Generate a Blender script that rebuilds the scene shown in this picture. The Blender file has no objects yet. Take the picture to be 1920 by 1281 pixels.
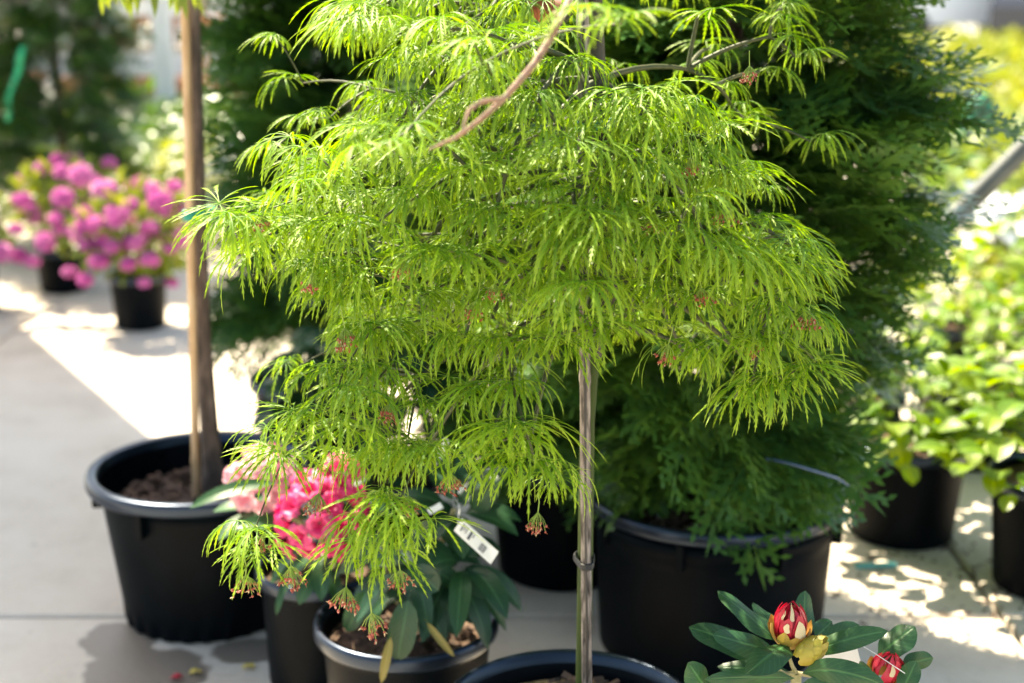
import bpy, math
import numpy as np
from mathutils import Vector, Matrix

# ------------------------------------------------------------------ camera, sky, sun, exposure
SC = bpy.context.scene
COL = SC.collection
H_CAM, PITCH, FPX = 1.40, math.radians(14.6), 2667.0
cam = bpy.data.cameras.new('camera')
cam.lens = 50.0; cam.sensor_width = 36.0
cam.clip_start = 0.05; cam.clip_end = 500.0
cam.dof.use_dof = True
cam.dof.focus_distance = 1.91
cam.dof.aperture_fstop = 2.5
cam_o = bpy.data.objects.new('camera', cam)
cam_o.location = (0, 0, H_CAM)
cam_o.rotation_euler = (math.pi / 2 - PITCH, 0, 0)
COL.objects.link(cam_o)
SC.camera = cam_o

SUN_EL, SUN_BACK = math.radians(55), math.radians(54)
sdir = Vector((-math.cos(SUN_EL) * math.cos(SUN_BACK), math.cos(SUN_EL) * math.sin(SUN_BACK), math.sin(SUN_EL)))
world = bpy.data.worlds.new('World'); SC.world = world; world.use_nodes = True
wn = world.node_tree.nodes; wl = world.node_tree.links
sky = wn.new('ShaderNodeTexSky'); sky.sky_type = 'NISHITA'; sky.sun_disc = False
sky.sun_elevation = SUN_EL; sky.sun_rotation = math.atan2(sdir.x, sdir.y)
sky.altitude = 50; sky.air_density = 1.0; sky.dust_density = 1.6; sky.ozone_density = 1.0
wl.new(sky.outputs[0], wn['Background'].inputs[0]); wn['Background'].inputs[1].default_value = 0.105
sun = bpy.data.lights.new('sun', 'SUN'); sun.energy = 5.0; sun.angle = math.radians(0.53); sun.color = (1.0, 0.94, 0.84)
sun_o = bpy.data.objects.new('sun', sun); COL.objects.link(sun_o)
sun_o.location = (-6, 4, 8); sun_o.rotation_euler = sdir.to_track_quat('Z', 'Y').to_euler()
SC.view_settings.view_transform = 'Standard'; SC.view_settings.look = 'None'
SC.view_settings.exposure = 2.18; SC.view_settings.gamma = 1.0
SC.view_settings.use_white_balance = True; SC.view_settings.white_balance_temperature = 7700.0; SC.view_settings.white_balance_tint = 6.0
SC.render.engine = 'CYCLES'
SC.cycles.use_denoising = True
SC.cycles.max_bounces = 7; SC.cycles.transmission_bounces = 5; SC.cycles.transparent_max_bounces = 6
SC.cycles.sample_clamp_indirect = 6.0

rng = np.random.default_rng(11)
U = lambda a, b: float(rng.uniform(a, b))
FWD = np.array([0, math.cos(PITCH), -math.sin(PITCH)]); UPV = np.array([0, math.sin(PITCH), math.cos(PITCH)])
CAM = np.array([0, 0, H_CAM])

def ray(u, v):
    return FWD + np.array([1, 0, 0]) * (u - 960) / FPX + UPV * (640.5 - v) / FPX
def PD(u, v, d):                      # point seen at (u, v), d metres along the view axis
    return CAM + ray(u, v) * d
def PY(u, v, y):                      # the same, at world distance y
    r = ray(u, v); return CAM + r * (y / r[1])
def nrm(a):
    a = np.asarray(a, float); return a / (np.linalg.norm(a) + 1e-12)

# ------------------------------------------------------------------ mesh helpers
class MB:
    def __init__(s): s.V = []; s.F = []; s.UV = []; s.M = []; s.n = 0
    def add(s, V, F, UV=None, m=0):
        V = np.asarray(V, float).reshape(-1, 3); F = np.asarray(F, int).reshape(-1, 3)
        s.V.append(V); s.F.append(F + s.n); s.n += len(V)
        s.UV.append(np.zeros((len(V), 2)) if UV is None else np.asarray(UV, float))
        s.M.append(np.full(len(F), m, int)); return s
    def merge(s, o, R=None, t=(0, 0, 0), sc=1.0):
        V, F, UV, M = o.arrays()
        V = V * sc
        if R is not None: V = V @ np.asarray(R).T
        s.V.append(V + np.asarray(t)); s.F.append(F + s.n); s.n += len(V); s.UV.append(UV); s.M.append(M)
    def arrays(s):
        if not s.V: return np.zeros((0, 3)), np.zeros((0, 3), int), np.zeros((0, 2)), np.zeros(0, int)
        return np.concatenate(s.V), np.concatenate(s.F), np.concatenate(s.UV), np.concatenate(s.M)
    def mesh(s, name, mats, origin=(0, 0, 0), smooth=True):
        V, F, UV, M = s.arrays()
        V = V - np.asarray(origin)
        me = bpy.data.meshes.new(name)
        me.vertices.add(len(V)); me.vertices.foreach_set('co', V.astype(np.float32).ravel())
        me.loops.add(len(F) * 3); me.loops.foreach_set('vertex_index', F.astype(np.int32).ravel())
        me.polygons.add(len(F)); me.polygons.foreach_set('loop_start', np.arange(0, len(F) * 3, 3, dtype=np.int32))
        me.polygons.foreach_set('loop_total', np.full(len(F), 3, np.int32))
        uvl = me.uv_layers.new(name='UVMap'); uvl.data.foreach_set('uv', UV[F.ravel()].astype(np.float32).ravel())
        for m in (mats if isinstance(mats, (list, tuple)) else [mats]): me.materials.append(m)
        me.polygons.foreach_set('material_index', M.astype(np.int32))
        me.polygons.foreach_set('use_smooth', np.full(len(F), bool(smooth)))
        me.update(calc_edges=True); me.validate()
        return me
    # --- shapes
    def grid(s, P, UV=None, m=0, closed=False):          # P: (a, b, 3)
        a, b = P.shape[:2]; F = []
        bb = b if closed else b - 1
        for i in range(a - 1):
            for j in range(bb):
                k = (j + 1) % b
                p, q, r, t = i * b + j, i * b + k, (i + 1) * b + k, (i + 1) * b + j
                F += [(p, q, r), (p, r, t)]
        if UV is None:
            UV = np.zeros((a, b, 2)); UV[..., 0] = np.linspace(0, 1, b)[None]; UV[..., 1] = np.linspace(0, 1, a)[:, None]
        return s.add(P.reshape(-1, 3), F, UV.reshape(-1, 2), m)
    def tube(s, path, rad, n=8, m=0, cap=True):
        path = np.asarray(path, float); k = len(path)
        rad = np.full(k, rad) if np.isscalar(rad) else np.asarray(rad, float)
        T = np.gradient(path, axis=0); T /= np.linalg.norm(T, axis=1)[:, None] + 1e-12
        ref = np.array([0, 0, 1.0]) if abs(T[0][2]) < .9 else np.array([1.0, 0, 0])
        x = nrm(np.cross(T[0], ref)); P = np.zeros((k, n, 3)); a = np.linspace(0, 2 * math.pi, n, endpoint=False)
        for i in range(k):
            x = nrm(x - T[i] * np.dot(x, T[i])); y = np.cross(T[i], x)
            P[i] = path[i] + rad[i] * (np.cos(a)[:, None] * x + np.sin(a)[:, None] * y)
        s.grid(P, None, m, True)
        if cap:
            for i in (0, k - 1):
                V = np.vstack([P[i], path[i]]); s.add(V, [(j, (j + 1) % n, n) if i else ((j + 1) % n, j, n) for j in range(n)], None, m)
        return s
    def lathe(s, prof, n=40, c=(0, 0, 0), m=0, rf=None):
        a = np.linspace(0, 2 * math.pi, n, endpoint=False); P = np.zeros((len(prof), n, 3))
        for i, (r, z) in enumerate(prof):
            rr = r * np.ones(n) if rf is None else rf(r, z, a)
            P[i, :, 0] = c[0] + rr * np.cos(a); P[i, :, 1] = c[1] + rr * np.sin(a); P[i, :, 2] = c[2] + z
        return s.grid(P, None, m, True)
    def box(s, c, h, R=None, m=0):
        V = np.array([(x, y, z) for x in (-1, 1) for y in (-1, 1) for z in (-1, 1)], float) * np.asarray(h)
        if R is not None: V = V @ np.asarray(R).T
        F = [(0, 1, 3), (0, 3, 2), (4, 6, 7), (4, 7, 5), (0, 4, 5), (0, 5, 1), (2, 3, 7), (2, 7, 6), (0, 2, 6), (0, 6, 4), (1, 5, 7), (1, 7, 3)]
        V = V + np.asarray(c)
        for f in range(6):                                # unshared faces keep the edges hard
            t = F[2 * f:2 * f + 2]; idx = sorted(set(t[0] + t[1])); mp = {q: i for i, q in enumerate(idx)}
            s.add(V[idx], [[mp[q] for q in tt] for tt in t], None, m)
        return s
    def kite(s, p, d, sd, L, w, m=0, v0=0., v1=1.):
        p = np.asarray(p); return s.add([p, p + d * L * .45 + sd * w, p + d * L, p + d * L * .45 - sd * w], [(0, 1, 2), (0, 2, 3)], [(.5, v0), (1, .5 * (v0 + v1)), (.5, v1), (0, .5 * (v0 + v1))], m)
    def blob(s, c, r, m=0, n=6):
        prof = [(max(1e-4, math.sin(t)), -math.cos(t)) for t in np.linspace(0, math.pi, n)]
        r = np.ones(3) * r; a = np.linspace(0, 2 * math.pi, n + 2, endpoint=False)
        P = np.array([[(q * math.cos(b), q * math.sin(b), z) for b in a] for q, z in prof]) * r + np.asarray(c)
        return s.grid(P, None, m, True)

def blade(mb, p0, p1, width, up=(0, 0, 1), arch=.1, segs=9, fold=.25, wave=0., droop=0., m=0, sharp=2.2, pet=0.06, roll=0.):
    """a leaf blade from p0 to p1; arch and droop are fractions of its length"""
    p0 = np.asarray(p0, float); p1 = np.asarray(p1, float); L = np.linalg.norm(p1 - p0); up = nrm(up)
    T0 = nrm(p1 - p0); up = nrm(up - T0 * np.dot(up, T0) * .98)
    t = np.linspace(0, 1, segs + 1)
    C = p0 + np.outer(t, p1 - p0) + np.outer(arch * L * 4 * t * (1 - t), up) - np.outer(droop * L * t ** 3, (0, 0, 1))
    T = np.gradient(C, axis=0); T /= np.linalg.norm(T, axis=1)[:, None]
    P = np.zeros((segs + 1, 5, 3)); UV = np.zeros((segs + 1, 5, 2))
    ph = U(0, 6)
    for i in range(segs + 1):
        sd = nrm(np.cross(T[i], up)); nn = np.cross(sd, T[i])
        if roll: sd, nn = sd * math.cos(roll) + nn * math.sin(roll), nn * math.cos(roll) - sd * math.sin(roll)
        x = max(0, (t[i] - pet) / (1 - pet)); w = width / 2 * max(.03, (max(0, 1 - abs(2 * x ** .92 - 1) ** sharp)) ** .62)
        for j, a in enumerate((-1, -.5, 0, .5, 1)):
            P[i, j] = C[i] + sd * a * w + nn * (fold * abs(a) ** 1.3 * w + wave * w * math.sin(9 * t[i] + ph + (2.2 if a < 0 else 0)) * abs(a))
            UV[i, j] = (.5 + a * .5, t[i])
    mb.grid(P, UV, m)

# ------------------------------------------------------------------ object helpers
WL = {}
def tag(o, label=None, cat=None, group=None, kind=None):
    if label: o['label'] = label
    if cat: o['category'] = cat
    if group: o['group'] = group
    if kind: o['kind'] = kind
    return o
def thing(name, loc, label, cat, group=None):
    o = bpy.data.objects.new(name, None); o.empty_display_size = .05; COL.objects.link(o)
    o.location = [float(c) for c in loc]; WL[o] = np.asarray(loc, float)
    return tag(o, label, cat, group)
def part(name, mb, mats, parent=None, kind=None, smooth=True, origin=None, label=None):
    """mb in world coordinates"""
    org = np.asarray(origin if origin is not None else (WL[parent] if parent else (0, 0, 0)), float)
    o = bpy.data.objects.new(name, mb.mesh(name, mats, org, smooth)); COL.objects.link(o)
    if parent: o.parent = parent; o.location = [float(c) for c in org - WL[parent]]
    else: o.location = [float(c) for c in org]
    WL[o] = org
    return tag(o, label, None, None, kind)
def inst(name, me, parent, loc, R=None, sc=1.0):
    o = bpy.data.objects.new(name, me); COL.objects.link(o); o.parent = parent
    loc = np.asarray(loc, float); WL[o] = loc
    sc = (sc,) * 3 if np.isscalar(sc) else sc
    M = Matrix.Translation(Vector([float(c) for c in loc - WL[parent]]))
    if R is not None: M = M @ Matrix(np.asarray(R).tolist()).to_4x4()
    o.matrix_local = M @ Matrix.Diagonal((*[float(c) for c in sc], 1.0))
    return o
def RZ(a): c, s = math.cos(a), math.sin(a); return np.array([[c, -s, 0], [s, c, 0], [0, 0, 1.]])
def RY(a): c, s = math.cos(a), math.sin(a); return np.array([[c, 0, s], [0, 1, 0], [-s, 0, c]])
def RX(a): c, s = math.cos(a), math.sin(a); return np.array([[1, 0, 0], [0, c, -s], [0, s, c]])
def frame(x, zhint):
    x = nrm(x); z = np.asarray(zhint, float); z = nrm(z - x * np.dot(x, z)); return np.stack([x, np.cross(z, x), z], 1)
def frameZ(z, roll=0.):
    z = nrm(z); x = nrm(np.cross((0, 1, .13), z)); return np.stack([x, np.cross(z, x), z], 1) @ RZ(roll)

# ------------------------------------------------------------------ materials
def _base(name):
    m = bpy.data.materials.new(name); m.use_nodes = True
    nt = m.node_tree; return m, nt, nt.nodes['Principled BSDF'], nt.nodes['Material Output']
def ramp(nt, stops):
    r = nt.nodes.new('ShaderNodeValToRGB')
    e = r.color_ramp.elements
    e[0].position, e[0].color = stops[0][0], (*stops[0][1], 1); e[1].position, e[1].color = stops[-1][0], (*stops[-1][1], 1)
    for p, c in stops[1:-1]:
        q = e.new(p); q.color = (*c, 1)
    return r
def math_n(nt, op, a, b=None, clamp=False):
    n = nt.nodes.new('ShaderNodeMath'); n.operation = op; n.use_clamp = clamp
    for i, x in enumerate((a, b)):
        if x is None: continue
        if hasattr(x, 'node'): nt.links.new(x, n.inputs[i])
        else: n.inputs[i].default_value = x
    return n.outputs[0]
def noise(nt, scale, detail=4, vec=None, rough=.55):
    n = nt.nodes.new('ShaderNodeTexNoise'); n.inputs['Scale'].default_value = scale; n.inputs['Detail'].default_value = detail
    n.inputs['Roughness'].default_value = rough
    if vec is None:
        g = nt.nodes.new('ShaderNodeNewGeometry'); vec = g.outputs['Position']
    nt.links.new(vec, n.inputs['Vector']); return n.outputs['Fac']
def mixc(nt, fac, a, b, mode='MIX'):
    n = nt.nodes.new('ShaderNodeMix'); n.data_type = 'RGBA'; n.blend_type = mode
    for i, x in ((0, fac), (6, a), (7, b)):
        if hasattr(x, 'node'): nt.links.new(x, n.inputs[i])
        else: n.inputs[i].default_value = x if i == 0 else (*x, 1)
    return n.outputs[2]
def leaf_mat(name, cols, rough=.45, trans=.35, tcol=None, veins=False, tip=None, spec=.5, per_object=True):
    m, nt, b, out = _base(name)
    g = nt.nodes.new('ShaderNodeNewGeometry'); oi = nt.nodes.new('ShaderNodeObjectInfo')
    f = math_n(nt, 'ADD', math_n(nt, 'MULTIPLY', g.outputs['Random Per Island'], .45), math_n(nt, 'MULTIPLY', oi.outputs['Random'], .3 if per_object else 0.))
    f = math_n(nt, 'ADD', f, math_n(nt, 'MULTIPLY', noise(nt, 9., 2), .45))
    r = ramp(nt, [(i / (len(cols) - 1) * .8 + .1, c) for i, c in enumerate(cols)]); nt.links.new(f, r.inputs[0]); c = r.outputs[0]
    if tip or veins:
        uv = nt.nodes.new('ShaderNodeUVMap'); sx = nt.nodes.new('ShaderNodeSeparateXYZ'); nt.links.new(uv.outputs[0], sx.inputs[0])
    if tip:
        c = mixc(nt, math_n(nt, 'MULTIPLY', math_n(nt, 'POWER', sx.outputs[1], 1.6), .75), c, tip)
    if veins:
        ax = math_n(nt, 'ABSOLUTE', math_n(nt, 'SUBTRACT', sx.outputs[0], .5))
        mid = math_n(nt, 'SUBTRACT', 1., math_n(nt, 'MULTIPLY', ax, 14.), True)
        sv = math_n(nt, 'SINE', math_n(nt, 'MULTIPLY', math_n(nt, 'SUBTRACT', sx.outputs[1], math_n(nt, 'MULTIPLY', ax, .5)), 62.))
        sv = math_n(nt, 'MULTIPLY', math_n(nt, 'POWER', math_n(nt, 'MAXIMUM', sv, 0.), 6.), .12)
        vv = math_n(nt, 'MAXIMUM', math_n(nt, 'MULTIPLY', mid, .45), sv, True)
        c = mixc(nt, vv, c, tuple(min(1, x * 2.4 + .02) for x in cols[-1]))
        bp = nt.nodes.new('ShaderNodeBump'); bp.inputs['Strength'].default_value = .5; bp.inputs['Distance'].default_value = .002; bp.invert = True
        nt.links.new(vv, bp.inputs['Height']); nt.links.new(bp.outputs[0], b.inputs['Normal'])
    nt.links.new(c, b.inputs['Base Color']); b.inputs['Roughness'].default_value = rough; b.inputs['Specular IOR Level'].default_value = spec
    if trans:
        t = nt.nodes.new('ShaderNodeBsdfTranslucent')
        tc = mixc(nt, 1., c, tcol or (1.5, 1.25, .5), 'MULTIPLY'); nt.links.new(tc, t.inputs[0])
        mx = nt.nodes.new('ShaderNodeMixShader'); mx.inputs[0].default_value = trans
        nt.links.new(b.outputs[0], mx.inputs[1]); nt.links.new(t.outputs[0], mx.inputs[2]); nt.links.new(mx.outputs[0], out.inputs[0])
    return m
def mottle_mat(name, cols, scale=20., rough=.7, bump=0., stretch=None, metal=0., spec=.4, detail=5):
    m, nt, b, out = _base(name); vec = None
    if stretch:
        g = nt.nodes.new('ShaderNodeNewGeometry'); mp = nt.nodes.new('ShaderNodeMapping'); mp.inputs['Scale'].default_value = stretch
        nt.links.new(g.outputs['Position'], mp.inputs[0]); vec = mp.outputs[0]
    f = noise(nt, scale, detail, vec)
    r = ramp(nt, [(.3 + .4 * i / max(1, len(cols) - 1), c) for i, c in enumerate(cols)]); nt.links.new(f, r.inputs[0]); nt.links.new(r.outputs[0], b.inputs['Base Color'])
    b.inputs['Roughness'].default_value = rough; b.inputs['Metallic'].default_value = metal; b.inputs['Specular IOR Level'].default_value = spec
    if bump:
        bp = nt.nodes.new('ShaderNodeBump'); bp.inputs['Strength'].default_value = bump; bp.inputs['Distance'].default_value = .004
        nt.links.new(f, bp.inputs['Height']); nt.links.new(bp.outputs[0], b.inputs['Normal'])
    return m
def plain_mat(name, c, rough=.5, metal=0., trans=0., spec=.5):
    return leaf_mat(name, [tuple(x * .85 for x in c), tuple(min(1, x * 1.12) for x in c)], rough, trans, (1, 1, 1), spec=spec)

M = {}
M['maple'] = leaf_mat('laceleaf_green', [(.018, .085, .007), (.062, .185, .010), (.215, .37, .026)], .48, .38, (1.3, 1.35, .3), tip=(.34, .45, .045), spec=.28)
M['petiole'] = plain_mat('young_stem_green', (.17, .26, .03), .5)
M['twig'] = mottle_mat('twig_bark', [(.03, .045, .015), (.07, .07, .03)], 60, .6)
M['rbranch'] = mottle_mat('reddish_bark', [(.09, .06, .04), (.24, .13, .085), (.15, .13, .09)], 90, .7, .5, (1, 1, 1))
M['green_stem'] = mottle_mat('green_smooth_bark', [(.022, .04, .008), (.05, .075, .016)], 25, .75, .2, (1, 1, .25), spec=.25)
M['graft'] = mottle_mat('graft_bark', [(.03, .026, .02), (.08, .068, .055)], 35, .75, .4)
M['red'] = plain_mat('maple_flower_red', (.33, .07, .04), .5, 0, .2)
M['cream'] = plain_mat('cream_wing', (.55, .42, .25), .6, 0, .3)
M['thuja'] = leaf_mat('conifer_green', [(.009, .042, .020), (.026, .088, .027), (.12, .205, .038)], .3, .27, (1.5, 1.5, .4), tip=(.06, .15, .03), spec=.6)
M['thuja_far'] = leaf_mat('far_conifer_green', [(.014, .05, .02), (.03, .085, .026), (.085, .16, .035)], .3, .25, (1.4, 1.5, .4), spec=.5)
M['thuja_gold'] = leaf_mat('golden_conifer', [(.05, .09, .015), (.11, .16, .02), (.18, .2, .03)], .45, .25, (1.4, 1.3, .4))
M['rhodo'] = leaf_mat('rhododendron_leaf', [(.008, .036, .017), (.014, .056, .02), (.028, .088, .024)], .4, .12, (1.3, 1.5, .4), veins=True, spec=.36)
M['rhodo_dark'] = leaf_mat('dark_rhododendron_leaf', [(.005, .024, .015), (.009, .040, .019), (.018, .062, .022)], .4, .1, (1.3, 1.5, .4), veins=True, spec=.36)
M['yellow_leaf'] = leaf_mat('yellowing_leaf', [(.14, .12, .025), (.2, .17, .04)], .5, .2, veins=True)
M['hyd'] = leaf_mat('bright_shrub_leaf', [(.025, .09, .008), (.07, .17, .008), (.19, .265, .008)], .42, .48, (1.6, 1.45, .3), veins=True, spec=.6)
M['lime'] = leaf_mat('lime_foliage', [(.10, .17, .015), (.19, .25, .02), (.28, .29, .035)], .45, .38, (1.3, 1.2, .4))
M['midgreen'] = leaf_mat('mid_green_foliage', [(.03, .085, .015), (.065, .14, .018), (.14, .2, .03)], .4, .3, (1.4, 1.3, .4))
M['azleaf'] = leaf_mat('azalea_leaf', [(.06, .13, .018), (.14, .21, .025), (.26, .29, .045)], .4, .4, (1.4, 1.2, .4))
M['magenta'] = leaf_mat('magenta_petal', [(.50, .06, .32), (.62, .13, .44), (.72, .34, .58)], .5, .35, (1.1, 1., 1.1))
M['pinkpale'] = leaf_mat('pale_pink_petal', [(.60, .14, .25), (.70, .28, .38), (.74, .52, .56)], .5, .35, (1.1, 1., 1.))
M['pinkdeep'] = leaf_mat('deep_pink_petal', [(.52, .006, .10), (.66, .02, .17), (.72, .09, .25)], .45, .35, (1.1, 1., 1.))
M['redpetal'] = leaf_mat('crimson_petal', [(.26, .003, .014), (.42, .006, .03), (.52, .03, .07)], .42, .25, (1.1, 1., 1.))
M['budscale'] = leaf_mat('bud_scale', [(.22, .20, .03), (.36, .27, .05), (.38, .17, .05)], .45, .2, (1.1, 1., .7))
M['budgold'] = leaf_mat('golden_bud', [(.22, .19, .015), (.33, .30, .025), (.36, .28, .04)], .42, .2, (1.1, 1., .6))
M['creamtip'] = plain_mat('cream_petal_tip', (.58, .49, .29), .5, 0, .2)
M['stem_tan'] = mottle_mat('tan_stem', [(.2, .2, .09), (.34, .3, .17)], 60, .6)
M['pot'] = mottle_mat('black_plastic', [(.0004, .0014, .0026), (.0006, .002, .0036), (.001, .003, .0048)], 14, .5, .04, (1, 1, .5), spec=.06)
def dust(m):
    nt = m.node_tree; b = nt.nodes['Principled BSDF']; src = b.inputs['Base Color'].links[0].from_socket
    k = math_n(nt, 'MULTIPLY', math_n(nt, 'SUBTRACT', noise(nt, 7., 8, None, .75), .52), 2.6, True)
    nt.links.new(mixc(nt, math_n(nt, 'MULTIPLY', k, .2), src, (.016, .019, .022)), b.inputs['Base Color'])
dust(M['pot'])
M['rim'] = mottle_mat('sky_tinted_rim', [(.004, .0065, .011), (.008, .012, .02)], 14, .3, .04, spec=.55)
M['rim'].node_tree.nodes['Principled BSDF'].inputs['Specular Tint'].default_value = (.5, .68, 1., 1.)  # bluish sky highlight put into the rim colour
M['soil'] = mottle_mat('potting_soil', [(.02, .013, .008), (.07, .042, .026), (.16, .095, .06)], 70, .95, .8)
M['soil_light'] = mottle_mat('coir_mulch', [(.14, .08, .04), (.30, .18, .09), (.42, .28, .15)], 90, .95, .8)
M['chip'] = leaf_mat('bark_chip', [(.015, .009, .006), (.045, .025, .016), (.12, .066, .044)], .85, 0)
M['bamboo'] = mottle_mat('tan_bamboo', [(.30, .18, .09), (.44, .29, .16), (.52, .39, .25)], 12, .5, .1, (3, 3, .6))
M['trunk'] = mottle_mat('brown_bark', [(.035, .027, .023), (.09, .066, .054), (.19, .145, .12)], 34, .85, .8, (1, 1, .35))
M['bamboo_grey'] = mottle_mat('weathered_bamboo', [(.014, .013, .012), (.10, .088, .08), (.24, .21, .195), (.32, .28, .255)], 62, .95, .6, (1.8, 1.8, .35), detail=7, spec=.05)
M['tie'] = plain_mat('black_tie', (.012, .012, .014), .5)
M['green_tie'] = plain_mat('green_tape', (.0, .22, .15), .4)
M['green_ribbon'] = plain_mat('green_ribbon', (.0, .42, .20), .4, 0, .3)
M['tagwhite'] = plain_mat('white_card', (.78, .77, .76), .5, 0, .25)
M['ink'] = plain_mat('grey_print', (.06, .07, .09), .6)
M['steel'] = mottle_mat('galvanised_steel', [(.05, .058, .056), (.09, .10, .095)], 8, .5, 0, metal=.2)
M['postgrey'] = mottle_mat('grey_post_paint', [(.46, .49, .54), (.56, .59, .64)], 3, .5)
M['white'] = plain_mat('white_paint', (.8, .8, .8), .4)
M['terra'] = mottle_mat('terracotta', [(.42, .17, .09), (.52, .26, .15)], 9, .8)
M['wood'] = mottle_mat('weathered_board', [(.28, .22, .16), (.44, .36, .28)], 9, .8, 0, (.2, 3, 3))
M['teal'] = plain_mat('teal_plastic', (.09, .36, .36), .35)
M['bluehose'] = plain_mat('blue_clear_tube', (.04, .08, .16), .1, spec=1.)
M['rust'] = plain_mat('dry_leaf_rust', (.22, .065, .03), .7, 0, .3)
M['petal_yellow'] = plain_mat('fallen_yellow_leaf', (.55, .42, .08), .6, 0, .2)
M['cargrey'] = plain_mat('dark_car_paint', (.035, .04, .055), .25)
M['glass'] = plain_mat('car_glass', (.015, .02, .028), .08)
M['tyre'] = plain_mat('tyre_rubber', (.015, .015, .016), .8)
M['carred'] = plain_mat('mauve_car_paint', (.30, .14, .16), .3)
M['greenmesh'] = plain_mat('green_cloche', (.02, .17, .075), .6)
M['canvas'] = plain_mat('canopy_sheet', (.6, .6, .58), .7)

def concrete():
    m, nt, b, out = _base('pale_concrete')
    g = nt.nodes.new('ShaderNodeNewGeometry')
    big = noise(nt, .9, 5); fine = noise(nt, 60., 4); mid = noise(nt, 6., 6)
    f = math_n(nt, 'ADD', math_n(nt, 'MULTIPLY', big, .5), math_n(nt, 'ADD', math_n(nt, 'MULTIPLY', mid, .35), math_n(nt, 'MULTIPLY', fine, .15)))
    r = ramp(nt, [(.33, (.42, .355, .285)), (.5, (.56, .485, .40)), (.66, (.62, .555, .475))]); nt.links.new(f, r.inputs[0]); c = r.outputs[0]
    # damp patch that has run out of the large pot, small dark spots
    def spot(x, y, rad, sx=1., sy=1.):
        mp = nt.nodes.new('ShaderNodeMapping'); mp.inputs['Location'].default_value = (-x * sx, -y * sy, 0); mp.inputs['Scale'].default_value = (sx, sy, 0)
        nt.links.new(g.outputs['Position'], mp.inputs[0])
        ln = nt.nodes.new('ShaderNodeVectorMath'); ln.operation = 'LENGTH'; nt.links.new(mp.outputs[0], ln.inputs[0])
        d = math_n(nt, 'ADD', ln.outputs['Value'], math_n(nt, 'MULTIPLY', math_n(nt, 'SUBTRACT', noise(nt, 9., 4), .5), rad * 1.0))
        return math_n(nt, 'MULTIPLY', math_n(nt, 'SUBTRACT', rad, d), 9. / rad, True)
    damp = math_n(nt, 'MAXIMUM', spot(*PY(228, 1215, 2.82)[:2], .095), spot(*PY(270, 1275, 2.66)[:2], .13, 1., 1.), True)
    damp = math_n(nt, 'MAXIMUM', damp, spot(*PY(480, 1240, 2.76)[:2], .06, .6, 1.), True)
    c = mixc(nt, math_n(nt, 'MULTIPLY', damp, .85), c, (.13, .10, .075))
    sp = math_n(nt, 'MAXIMUM', math_n(nt, 'MULTIPLY', math_n(nt, 'SUBTRACT', noise(nt, 16., 2), .70), 12., True), math_n(nt, 'MULTIPLY', math_n(nt, 'SUBTRACT', noise(nt, 2.3, 7, None, .72), .54), 2.6, True), True)
    c = mixc(nt, math_n(nt, 'MULTIPLY', sp, .5), c, (.20, .145, .10))
    nt.links.new(c, b.inputs['Base Color'])
    ro = math_n(nt, 'SUBTRACT', .88, math_n(nt, 'MULTIPLY', damp, .4)); nt.links.new(ro, b.inputs['Roughness'])
    bp = nt.nodes.new('ShaderNodeBump'); bp.inputs['Strength'].default_value = .35; bp.inputs['Distance'].default_value = .003
    nt.links.new(math_n(nt, 'ADD', fine, mid), bp.inputs['Height']); nt.links.new(bp.outputs[0], b.inputs['Normal'])
    return m
M['concrete'] = concrete()
M['gravel'] = mottle_mat('pale_yard', [(.22, .21, .18), (.40, .38, .34)], 2.5, .95)

# ------------------------------------------------------------------ ground
gmb = MB(); gmb.grid(np.array([[(x, y, -.03) for x in (-160, 160)] for y in (-40, 300)], float))
ground = part('ground', gmb, M['gravel']); tag(ground, 'pale concrete yard floor of the plant nursery', None, None, 'structure')
SLX, SLY, GAP = 3.1, 2.62, .012
sl = MB(); hx, hy, bv = SLX / 2 - GAP / 2, SLY / 2 - GAP / 2, .006
P = []
for (ex, z) in ((0, -.03), (0, -bv), (bv, 0)):
    P.append([(-hx + ex, -hy + ex, z), (hx - ex, -hy + ex, z), (hx - ex, hy - ex, z), (-hx + ex, hy - ex, z)])
sl.grid(np.array(P, float), None, 0, True)
sl.add(P[2], [(0, 1, 2), (0, 2, 3)])
slab_me = sl.mesh('concrete_slab', M['concrete'], smooth=False)
for ix in range(-2, 4):
    for iy in range(-1, 5):
        inst('concrete_slab', slab_me, ground, (ix * SLX - .45, 1.62 + iy * SLY + .01 * ix, 0.))

# ------------------------------------------------------------------ unseen canopy beside the frame, outline cut to shade the left foreground
ZC = 3.1
off = np.array([sdir.x, sdir.y]) / sdir.z * ZC
shadow = [(-.3, 2.6), (.1, 2.62), (.12, 3.1), (-.4, 3.3), (-.6, 3.95), (-1.12, 4.2), (-1.92, 5.5), (-2.6, 5.9), (-3., 5.), (-3., 2.6)]
cp = np.array([(x + off[0], y + off[1]) for x, y in shadow])
can = thing('unseen_shade_canopy', (-3.5, 5.5, 0), 'unseen pale sheet canopy on posts, shaped to cast the shade over the left paving', 'canopy')
cm = MB(); n = len(cp); ctr = cp.mean(0)
top = [(*p, ZC + .03) for p in cp] + [(*ctr, ZC + .03)]; bot = [(*p, ZC) for p in cp] + [(*ctr, ZC)]
cm.add(top, [(i, (i + 1) % n, n) for i in range(n)]); cm.add(bot, [((i + 1) % n, i, n) for i in range(n)])
cm.grid(np.array([[(*p, ZC) for p in cp], [(*p, ZC + .03) for p in cp]]), None, 0, True)
part('roof', cm, M['canvas'], can, smooth=False)
for q in (7, 8, 9):
    x, y = cp[q] * .93 + ctr * .07
    part('post', MB().tube([(x, y, 0), (x, y, ZC + .005)], .035, 10), M['steel'], can, origin=(x, y, 0))

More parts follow.
